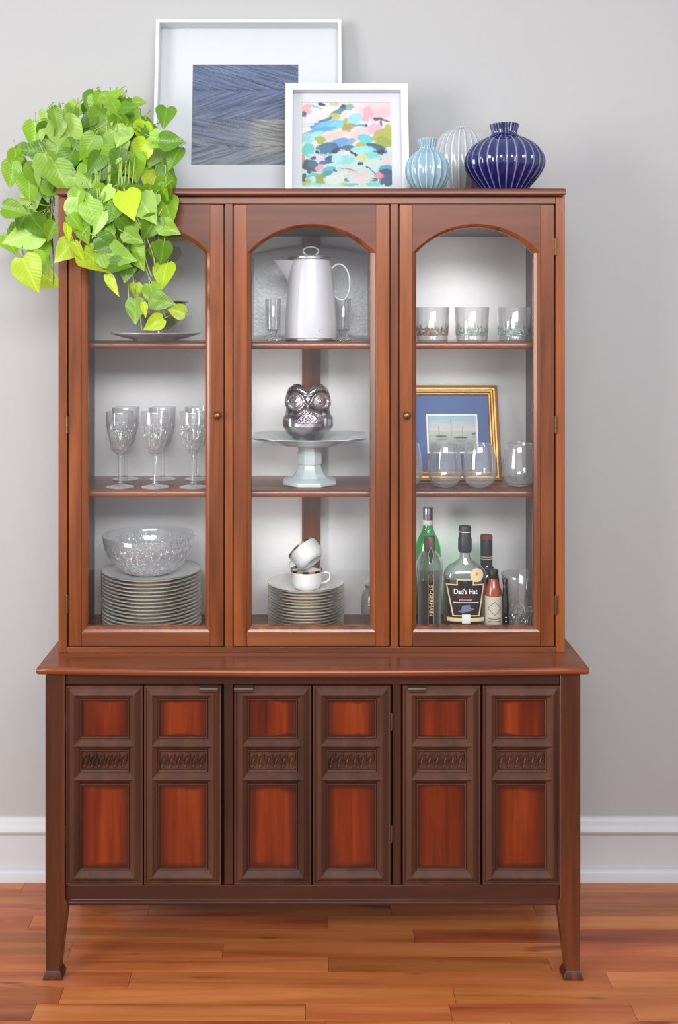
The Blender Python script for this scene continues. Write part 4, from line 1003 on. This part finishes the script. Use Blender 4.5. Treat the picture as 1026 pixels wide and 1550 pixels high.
MB().lathe([(0,0.004),(RX-0.006,0.004),(RX-0.003,0.008),(RX-0.003,lvl_),(0,lvl_)], 72, fn=sq).build('liquid', M['amber'], t, smooth=True, local=True, angle=40)
MB().lathe([(0,zn+0.0045),(0.0165,zn+0.0045),(0.0185,zn+0.012),(0.0185,zn+0.040),(0.0168,zn+0.046),(0.0168,zc_-0.004),(0.0155,zc_),(0,zc_)], 40).build('stopper', M['black'], t, smooth=True, local=True, angle=40)
MB().lathe([(0.0170,zc_-0.016),(0.0174,zc_-0.0158),(0.0174,zc_-0.0142),(0.0170,zc_-0.014)], 40).build('stopper_stripe', M['white_ink'], t, smooth=True, local=True)
def wr(x, z): return RY*(1-(1-min(0.999, abs(x)/RX)**EXP)**(1/EXP))
def Zr(py): return PZ(py, DR-RY) - S3 - 0.0005
def Xr(px): return PX(px, DR-RY) - PX(703.5, DR)
def wrapped(poly, lift, mat, name, par):
    """polygon (as vertical strips) laid on the bottle's curved front"""
    g = MB(); xs_ = [p[0] for p in poly]; x0, x1 = min(xs_), max(xs_); n = 40
    def span(x):
        zz = []
        for (ax, az), (bx, bz) in zip(poly, poly[1:]+poly[:1]):
            if (ax-x)*(bx-x) <= 0 and ax != bx: zz.append(az + (bz-az)*(x-ax)/(bx-ax))
        return (min(zz), max(zz)) if zz else None
    xa = sorted(set([x0+(x1-x0)*(i+0.001)/(n+0.002) for i in range(n+1)] + [v+e for v in xs_ for e in (-1e-5, 1e-5) if x0 < v+e < x1]))
    row_ = []
    for x in xa:
        s_ = span(x); 
        if s_: row_.append((x, s_[0], s_[1]))
    v = []
    for x, a, b in row_:
        yy = -RY + wr(x, 0) - lift
        v += [(x, yy, a), (x, yy, b), (x, yy+0.0012, a), (x, yy+0.0012, b)]
    f = []
    for i in range(len(row_)-1):
        a = 4*i; b = a+4; f += [(a, b, b+1, a+1), (a+2, a+3, b+3, b+2), (a, a+2, b+2, b), (a+1, b+1, b+3, a+3)]
    g.add(v, f); return g.build(name, mat, par, local=True)
key = [(685,933),(726,933),(733.5,884.5),(717,884.5),(717,877),(691,877),(691,884.5),(675.5,884.5)]
def shrink(d):
    return [(Xr(a), Zr(b)) for a, b in [(685+d*1.1,933-d),(726-d*1.1,933-d),(733.5-d*1.3,884.5+d),(717-d,884.5+d),(717-d,877+d),(691+d,877+d),(691+d,884.5+d),(675.5+d*1.3,884.5+d)]]
lb = wrapped([(Xr(a), Zr(b)) for a, b in key], 0.0008, M['gold_ink'], 'label', t); lb['label'] = 'keystone label with gold edge'
wrapped(shrink(1.7), 0.0012, M['label_black'], 'label_field', lb)
ww = lambda x, z: wr(x, z)
text("Dad's Hat", 0.0190, M['white_ink'], lb, (Xr(704.5), -RY-0.0014, Zr(895.5)), wrap=ww, sx=0.84, bold=0.0004)
text('PENNSYLVANIA', 0.0062, M['red_ink'], lb, (Xr(704.5), -RY-0.0014, Zr(903.5)), wrap=ww, bold=0.0002)
text('RYE WHISKEY', 0.0056, M['white_ink'], lb, (Xr(704.5), -RY-0.0014, Zr(908.3)), wrap=ww)
wrapped([(Xr(685.5), Zr(911.3)), (Xr(724.5), Zr(911.3)), (Xr(724.5), Zr(912.4)), (Xr(685.5), Zr(912.4))], 0.0014, M['white_ink'], 'label_line', lb)
M['grey_blue'] = plain('grey_blue_ink', lin(112, 114, 138), 0.6)
wrapped([(Xr(693), Zr(926)), (Xr(700), Zr(928)), (Xr(718), Zr(923)), (Xr(716), Zr(921)), (Xr(712), Zr(921)), (Xr(711), Zr(915.5)), (Xr(699), Zr(917)), (Xr(698), Zr(923))], 0.0014, M['grey_blue'], 'emblem', lb)
text('RYE', 0.006, M['grey_blue'], lb, (Xr(704), -RY-0.0014, Zr(880.8)), wrap=ww)
wrapped([(Xr(677), Zr(935.2)), (Xr(733), Zr(935.2)), (Xr(733), Zr(941)), (Xr(677), Zr(941))], 0.0009, M['gold_ink'], 'base_band', t)
wrapped([(Xr(699), Zr(930)), (Xr(711.5), Zr(930)), (Xr(711.5), Zr(943.5)), (Xr(699), Zr(943.5))], 0.0022, M['white_ink'], 'paper_tab', t)
cxs, czs = Xr(721.5), Zr(870.5); rr = 10.2*DR/F
seal = wrapped([(cxs+rr*cos(2*pi*k/28), czs+rr*sin(2*pi*k/28)) for k in range(28)], 0.0026, M['label_cream'], 'round_seal', t)
text('&', 0.012, plain('orange_ink', lin(196,110,60), 0.6), seal, (cxs, -RY-0.0030, czs+0.003), wrap=ww)
# wine bottle behind
t = thing('wine_bottle', (PX(736, 3.0), 3.0, S3+0.0005), 'dark wine bottle with a black and red capsule behind the whiskey bottle', 'bottle')
zc_ = PZ(810, 3.0) - S3 - 0.0005
MB().lathe([(0,0),(0.035,0),(0.0365,0.003),(0.0365,zc_-0.125),(0.033,zc_-0.105),(0.0215,zc_-0.092),(0.0165,zc_-0.084),(0.0162,zc_-0.08),(0,zc_-0.08)], 40).build('body', M['wine_dark'], t, smooth=True, local=True)
MB().lathe([(0.0165,zc_-0.083),(0.0170,zc_-0.0815),(0.0172,zc_-0.012),(0.0168,zc_-0.0105),(0,zc_-0.0105)], 32).build('capsule', M['black'], t, smooth=True, local=True)
MB().lathe([(0,zc_-0.0103),(0.0172,zc_-0.0103),(0.0175,zc_-0.003),(0.0165,zc_),(0,zc_)], 32).build('capsule_top', M['red_ink'], t, smooth=True, local=True)
for dz in (0.060, 0.066):
    MB().lathe([(0.0172,zc_-dz),(0.0176,zc_-dz+0.0004),(0.0176,zc_-dz+0.0016),(0.0172,zc_-dz+0.002)], 32).build('gold_stripe', M['gold_ink'], t, smooth=True, local=True)
# small bitters bottle, rust shoulders, pale diamond label
Db = 2.87
t = thing('bitters_bottle', (PX(746.5, Db), Db, S3+0.0005), 'small rust-orange bottle with black cap and pale diamond-marked label', 'bottle')
zc_ = PZ(862, Db) - S3 - 0.0005; r0 = 0.0235
MB().lathe([(0,0),(r0-0.002,0),(r0,0.003),(r0,zc_-0.068),(r0-0.002,zc_-0.056),(0.0185,zc_-0.044),(0.0135,zc_-0.032),(0.0115,zc_-0.024),(0,zc_-0.024)], 40).build('body', M['rust'], t, smooth=True, local=True)
MB().lathe([(0,zc_-0.0238),(0.0125,zc_-0.0238),(0.0135,zc_-0.021),(0.0135,zc_-0.003),(0.0125,zc_),(0,zc_)], 32).build('cap', M['black'], t, smooth=True, local=True)
MB().lathe([(r0,0.012),(r0+0.0006,0.0125),(r0+0.0006,zc_-0.069),(r0,zc_-0.0685)], 40).build('label', M['label_grey'], t, smooth=True, local=True)
cw = cylwrap(r0+0.0008); q = zc_-0.100
g = MB(); dv = [(0, 0.018), (0.018, 0), (0, -0.018), (-0.018, 0)]
for a, b in zip(dv, dv[1:]+dv[:1]):
    g.tube([((a[0]*(1-s)+b[0]*s), -(r0+0.0008)+cw(a[0]*(1-s)+b[0]*s, 0), q+a[1]*(1-s)+b[1]*s) for s in [k/6 for k in range(7)]], 0.0006, 5)
for dz in (0.028, 0.035): g.tube([(x, -(r0+0.0008)+cw(x, 0), q-dz) for x in [-0.016+0.004*k for k in range(9)]], 0.0008, 4)
g.build('label_mark', M['label_black'], t, local=True)
# slim black bottle
t = thing('slim_bottle', (PX(764.5, 2.86), 2.86, S3+0.0005), 'slim black bottle with small white dots, between the bitters and the cut glass pitcher', 'bottle')
hz2 = PZ(876, 2.86) - S3
MB().lathe([(0,0),(0.010,0),(0.0110,0.003),(0.0100,hz2*0.6),(0.0065,hz2*0.82),(0.005,hz2*0.9),(0,hz2*0.9)], 32).build('body', M['wine_dark'], t, smooth=True, local=True)
MB().lathe([(0,hz2*0.902),(0.006,hz2*0.902),(0.006,hz2-0.002),(0.005,hz2),(0,hz2)], 24).build('cap', M['black'], t, smooth=True, local=True)
g = MB()
for py in (935, 941): g.lathe([(0,0.001),(0.002,0.0)], 10, fn=lambda tt, r, z: (r*cos(tt), -0.0112-z, PZ(py, 2.85)-S3+r*sin(tt)))
g.build('white_dots', M['white_ink'], t, local=True)
# cut glass vase at the right end
t = thing('cut_glass_vase', (PX(788.5, 2.895), 2.895, S3+0.0005), 'flared cut glass vase in the right corner of the bottom shelf', 'vase')
hv = PZ(868, 2.90) - S3
MB().lathe(fine([(0,0),(0.034,0),(0.036,0.004),(0.037,0.05),(0.040,hv*0.45),(0.043,hv*0.55)]), 96, fn=cutfn(16, 0.09)).build('cut_body', M['crystal'], t, smooth=False, local=True)
MB().lathe([(0.043,hv*0.55),(0.050,hv*0.85),(0.0535,hv-0.001),(0.0530,hv),(0.0520,hv-0.001),(0.0415,hv*0.55),(0.036,0.05),(0.030,0.014),(0,0.012)], 48).build('rim_wall', M['glass'], t, smooth=True, local=True)

# =================================================================== POTHOS
pot_loc = (PX(168, 2.93), 2.93, TOP+0.0005)
pl = thing('potted_pothos', pot_loc, 'trailing lime green pothos in a grey pot, spilling over the left end of the hutch', 'plant')
M['pot'] = plain('grey_glazed_pot', lin(150, 156, 160), 0.25, 0.3, coat=0.3)
M['soil'] = plain('potting_soil', lin(52, 40, 32), 0.95, bump=1, bscale=120)
MB().lathe([(0,0),(0.060,0),(0.066,0.004),(0.082,0.09),(0.086,0.112),(0.088,0.120),(0.085,0.122),(0.080,0.118),(0.076,0.100),(0,0.100)], 48).build('pot', M['pot'], pl, smooth=True, local=True, angle=50)
MB().lathe([(0,0.108),(0.04,0.109),(0.077,0.106),(0.077,0.1005),(0,0.1005)], 32).build('soil', M['soil'], pl, smooth=True, local=True)
def leaf_mat(name, c0, c1):
    m, nt, N, L, p = nmat(name)
    tc = N.new('ShaderNodeTexCoord'); sep = N.new('ShaderNodeSeparateXYZ'); L.new(tc.outputs['Object'], sep.inputs[0])
    ab = N.new('ShaderNodeMath'); ab.operation = 'ABSOLUTE'; L.new(sep.outputs['X'], ab.inputs[0])
    ad = N.new('ShaderNodeMath'); ad.operation = 'MULTIPLY_ADD'; ad.inputs[1].default_value = -0.75; L.new(ab.outputs[0], ad.inputs[0]); L.new(sep.outputs['Y'], ad.inputs[2])
    wv = N.new('ShaderNodeMath'); wv.operation = 'SINE'; m2 = N.new('ShaderNodeMath'); m2.operation = 'MULTIPLY'; m2.inputs[1].default_value = 55.0
    L.new(ad.outputs[0], m2.inputs[0]); L.new(m2.outputs[0], wv.inputs[0])
    mr = N.new('ShaderNodeMapRange'); mr.inputs[1].default_value = 0.0; mr.inputs[2].default_value = 0.03; mr.inputs[3].default_value = 1; mr.inputs[4].default_value = 0
    L.new(ab.outputs[0], mr.inputs[0])
    nz = N.new('ShaderNodeTexNoise'); nz.inputs['Scale'].default_value = 2.5; nz.inputs['Detail'].default_value = 3; L.new(tc.outputs['Object'], nz.inputs['Vector'])
    mx = N.new('ShaderNodeMixRGB'); mx.inputs[1].default_value = c0; mx.inputs[2].default_value = c1; L.new(nz.outputs['Fac'], mx.inputs[0])
    mv = N.new('ShaderNodeMixRGB'); mv.inputs[2].default_value = tuple(min(1, k*1.5+0.03) for k in c1[:3]) + (1,); L.new(mx.outputs[0], mv.inputs[1])
    sc_ = N.new('ShaderNodeMath'); sc_.operation = 'MULTIPLY'; sc_.inputs[1].default_value = 0.6; L.new(mr.outputs[0], sc_.inputs[0]); L.new(sc_.outputs[0], mv.inputs[0])
    oi = N.new('ShaderNodeObjectInfo'); hs = N.new('ShaderNodeHueSaturation'); m3 = N.new('ShaderNodeMapRange'); m3.inputs[3].default_value = 0.75; m3.inputs[4].default_value = 1.2
    L.new(oi.outputs['Random'], m3.inputs[0]); L.new(m3.outputs[0], hs.inputs['Value']); L.new(mv.outputs[0], hs.inputs['Color'])
    L.new(hs.outputs[0], p.inputs['Base Color']); p.inputs['Roughness'].default_value = 0.32; p.inputs['Specular IOR Level'].default_value = 0.45
    b = N.new('ShaderNodeBump'); b.inputs['Strength'].default_value = 0.10; b.inputs['Distance'].default_value = 0.0016; L.new(wv.outputs[0], b.inputs['Height']); L.new(b.outputs[0], p.inputs['Normal'])
    tr = N.new('ShaderNodeBsdfTranslucent'); L.new(hs.outputs[0], tr.inputs['Color'])
    ms = N.new('ShaderNodeMixShader'); ms.inputs[0].default_value = 0.35; L.new(p.outputs[0], ms.inputs[1]); L.new(tr.outputs[0], ms.inputs[2])
    L.new(ms.outputs[0], N['Material Output'].inputs['Surface'])
    return m
LM = [leaf_mat('leaf_dark', lin(84,128,32), lin(112,156,44)), leaf_mat('leaf_mid', lin(124,172,38), lin(154,194,60)),
      leaf_mat('leaf_light', lin(158,200,84), lin(186,216,120)), leaf_mat('leaf_lime', lin(172,204,30), lin(198,222,62))]
M['stem'] = plain('green_stem', lin(150, 172, 84), 0.45)
def leaf_mesh(seed, matk, narrow=1.0):
    """unit-length heart leaf; base notch at origin, tip at +y, upper side +z"""
    rnd = random.Random(seed); g = MB(); ns, nc = 12, 8
    fold = rnd.uniform(0.10, 0.45); curl = rnd.uniform(-0.05, 0.38); tw = rnd.uniform(-0.25, 0.25); asym = rnd.uniform(-0.06, 0.06); wavy = rnd.uniform(0, 0.03)
    W = 0.415*narrow*rnd.uniform(0.92, 1.08)
    for i in range(ns+1):
        s = i/ns
        for j in range(nc+1):
            c = sin((-1 + 2*j/nc)*pi/2); t = abs(c)
            yb = 0.22*(1-math.sqrt(max(0, 1-t*t))) - 0.125*max(0, sin(pi*t))**0.8*(1-0.3*t)
            ye = 0.22 + 0.72*(1-t)**0.58 + 0.06*math.exp(-t*9) if t < 0.999 else 0.22
            if t > 0.999: yb = 0.22
            x = c*W*(1+asym*c); y = yb + (ye-yb)*s
            z = abs(x)*fold - curl*(max(0, y)**2.0)*0.55 - 0.5*curl*abs(x)**2 + wavy*sin(y*9+c*3) + tw*x*y
            g.v.append((x, y, z))
    for i in range(ns):
        for j in range(nc):
            a = i*(nc+1)+j; g.f.append([a, a+1, a+nc+2, a+nc+1]); g.m.append(0)
    pts = [(0, 0.0, -0.005), (0.01*tw, -0.15, -0.03), (0.05*tw, -0.22, -0.10), (0.2*tw, -0.34, -0.24)]
    g.tube(pts, [0.018, 0.018, 0.020, 0.022], 5, 1)
    me = bpy.data.meshes.new('leaf'); me.from_pydata(g.v, [], g.f)
    me.materials.append(LM[matk]); me.materials.append(M['stem']); me.polygons.foreach_set('material_index', g.m)
    me.update(); me.shade_smooth(); return me
LEAVES = {(k, n): leaf_mesh(100+k*10+n, k, 1.0 if n < 5 else 0.55) for k in range(4) for n in range(7)}
def put_leaf(px, py, D, Lm, ang, shade, tilt=None, spin=None, var=None, rnd=random):
    """leaf blade centred at the measured spot; ang = tip direction in the picture plane"""
    th = R(ang); tdir = Vector((cos(th), 0, -sin(th)))
    n = Vector((0, -1, 0))
    ax = Vector((rnd.gauss(0,1), 0, rnd.gauss(0,1))).normalized()
    a = R(tilt if tilt is not None else rnd.uniform(8, 42))
    q = Matrix.Rotation(a, 3, ax)
    tdir = q @ tdir; n = q @ n
    if n.z < -0.15: n.z *= -0.4                       # leaves turn their upper side to the light
    n.normalize(); xx = tdir.cross(n).normalized(); n = xx.cross(tdir).normalized()
    v = var if var is not None else rnd.randrange(5)
    o = bpy.data.objects.new('leaf', LEAVES[(shade, v)]); COL.objects.link(o); o.parent = pl
    c = Vector((PX(px, D), D, PZ(py, D))) - tdir*Lm*0.42 - Vector(pot_loc)
    m = Matrix((xx, tdir, n)).transposed().to_4x4()
    o.matrix_local = Matrix.Translation(c) @ m @ Matrix.Diagonal((Lm, Lm, Lm, 1))
    return o
KL = [ # x, y, length (crop px, 3.42 per photo px), tip direction, shade (0 dark 1 mid 2 light 3 lime)
 (855,190,120,95,0),(905,405,125,110,0),(560,160,130,90,1),(500,200,120,110,1),(655,145,95,10,0),(695,215,120,50,1),(615,235,120,100,1),
 (540,300,165,170,1),(605,350,160,95,2),(730,380,150,110,3),(795,385,140,115,2),(660,420,150,100,0),(460,475,150,115,1),(355,290,200,75,2),
 (300,375,150,80,1),(205,372,160,172,0),(180,285,140,95,1),(235,285,120,120,0),(290,195,95,80,1),(305,250,110,110,2),(105,365,90,170,0),
 (60,485,130,100,1),(80,410,110,80,1),(255,460,170,75,2),(200,495,150,80,1),(320,510,185,70,1),(150,550,140,100,1),(290,560,140,35,1),
 (75,680,125,20,1),(155,640,160,80,2),(215,650,110,90,0),(130,810,200,160,2),(215,885,160,70,1),(150,1000,180,60,3),(260,1040,140,40,3),
 (195,950,130,60,1),(340,885,135,130,3),(352,790,100,75,3),(408,890,110,55,3),(430,680,170,75,2),(480,700,150,70,1),(440,805,100,60,1),
 (512,745,140,110,2),(550,800,110,90,1),(465,585,130,110,1),(550,600,110,130,2),(665,640,160,65,3),(750,660,180,60,2),(780,765,140,115,0),
 (685,815,110,30,1),(800,540,160,95,3),(865,560,130,80,1),(865,670,160,60,1),(872,770,110,20,1),(840,895,120,95,0),(705,915,135,75,1),
 (590,910,190,10,1),(495,940,175,35,3),(850,1010,140,95,3),(705,1090,75,80,3),(700,1195,125,85,1),(790,1115,120,75,1),(835,1150,120,20,1),
 (915,1200,95,200,3),(800,1265,110,160,3),(885,320,120,10,0),(790,280,110,40,0),(740,265,110,100,3),(610,75,70,-50,1),(512,110,85,95,1),
 (545,400,140,85,0),(400,385,170,95,0),(585,455,110,95,1),(825,315,120,20,1),(870,480,125,60,0),(620,960,110,20,0),(560,850,130,40,0),
 (640,750,100,60,0),(585,690,110,120,0),(400,620,110,110,1),(395,740,100,60,1),(120,720,120,120,0),(170,760,130,70,1),(245,560,130,85,0),
 (560,110,85,60,1),(600,150,95,60,1),(690,160,80,30,0),(455,215,100,130,0),(440,310,150,140,0),(350,430,140,100,0),(520,520,120,90,0),(720,120,70,-10,1)]
S = 1/3.42
rl = random.Random(11)
def depth_for(x, y):
    if y > 292 and x > 88: return rl.uniform(2.675, 2.735)
    if y > 275: return rl.uniform(2.76, 2.95)
    return 2.76 + 0.25*rl.random() if x > 80 else 2.82 + 0.18*rl.random()
for (cx, cy, ln, an, sh_) in KL:
    x, y = cx*S, 120 + cy*S; D = depth_for(x, y)
    if y < 292: D = min(D, 2.84)
    nar = (cx, cy) in ((512,745),(408,890),(352,790))
    put_leaf(x, y, D, ln*S*D/F*1.10, an + rl.uniform(-12, 12), sh_, tilt=rl.uniform(5, 34), var=6 if nar else None, rnd=rl)
put_leaf(581*S, 120+1060*S, 2.70, 130*S*2.7/F, 62, 3, 10, var=5, rnd=rl)
put_leaf(748*S, 120+1190*S, 2.70, 85*S*2.7/F, 85, 3, 10, var=6, rnd=rl)
# filling leaves deeper in the crown and along the trailing vines
def inside(x, y):
    dome = ((x-150)/118)**2 + ((y-235)/92)**2 < 1
    left = 14 < x < 88 and 250 < y < 415
    front = 100 < x < 262 and 285 < y < 405 - 0.25*abs(x-190)
    return dome, left, front
n_f = 0
while n_f < 92:
    x, y = rl.uniform(14, 268), rl.uniform(145, 415); dm, lf, fr_ = inside(x, y)
    if not (dm or lf or fr_): continue
    if y > 292 and 92 < x: D = rl.uniform(2.715, 2.752)
    elif y > 284: D = rl.uniform(2.84, 3.02)
    else: D = rl.uniform(2.86, 3.03)
    if y > 284 and x > 80 and x < 100: continue
    put_leaf(x, y, D, rl.uniform(0.058, 0.085), rl.uniform(50, 130), rl.choice((0, 0, 1, 1, 2)), rl.uniform(10, 50), rnd=rl); n_f += 1
for _ in range(16):
    put_leaf(rl.uniform(108, 222), rl.uniform(205, 288), rl.uniform(2.765, 2.82), rl.uniform(0.066, 0.085), rl.uniform(55, 125), rl.choice((0, 1, 1, 2)), rl.uniform(8, 35), rnd=rl)
# vines
def vine(pts, r=0.0017):
    P = [Vector(p) for p in pts]; out = []
    for i in range(len(P)-1):
        p0, p1, p2, p3 = P[max(0,i-1)], P[i], P[i+1], P[min(len(P)-1,i+2)]
        for q in range(6):
            s = q/6; out.append(0.5*((2*p1)+(-p0+p2)*s+(2*p0-5*p1+4*p2-p3)*s*s+(-p0+3*p1-3*p2+p3)*s**3))
    out.append(P[-1]); MB().tube(out, r, 6).build('vine', M['stem'], pl, smooth=True, angle=180)
def pt(px, py, D): return (PX(px, D), D, PZ(py, D))
zt_ = TOP
for k, (xe, ye) in enumerate([(215,500),(235,440),(250,480),(205,440),(185,400),(165,430),(150,400),(230,420),(140,380),(255,400),(195,460),(120,370),(175,360),(210,380)]):
    x0 = 150 + (xe-150)*0.45 + rl.uniform(-12, 12); D = rl.uniform(2.715, 2.74)
    xm = (x0+xe)/2 + rl.uniform(-10, 10)
    vine([(PX(165, 2.93)+rl.uniform(-0.05,0.05), 2.90+rl.uniform(-0.02,0.02), TOP+0.11), (PX(x0, 2.86), 2.85, TOP+rl.uniform(0.12, 0.14)), (PX(x0, 2.77), 2.755, TOP+0.035), pt(x0+rl.uniform(-4,4), 300, D), pt(xm, 300+(ye-300)*0.45, D-0.004), pt((xm+xe)/2+rl.uniform(-8,8), 300+(ye-300)*0.75, D), pt(xe, ye, D)])
for k, (xe, ye) in enumerate([(60,430),(40,400),(75,410),(80,380),(50,340),(84,430),(70,350),(30,300)]):
    D = rl.uniform(2.84, 2.98)
    vine([(PX(150, 2.93), 2.93+rl.uniform(-0.03,0.03), TOP+0.11), (PX(105, D), D, TOP+rl.uniform(0.14,0.2)), (PX(76, D), D, TOP+0.06), pt(78+rl.uniform(-6,4), 310, D), pt(min(80, xe+rl.uniform(-8,8)), 300+(ye-300)*0.6, D), pt(min(80, xe), ye, D)])
for k in range(12):
    a = rl.uniform(0, 2*pi); r_ = rl.uniform(0.03, 0.11)
    vine([(PX(168, 2.93)+0.04*cos(a), 2.93+0.04*sin(a), TOP+0.108), (PX(168, 2.93)+r_*cos(a)*0.7, 2.92+0.6*r_*sin(a), TOP+0.17), (PX(168, 2.93)+r_*1.3*cos(a), 2.91+0.7*r_*sin(a), TOP+rl.uniform(0.17,0.24))], 0.0015)
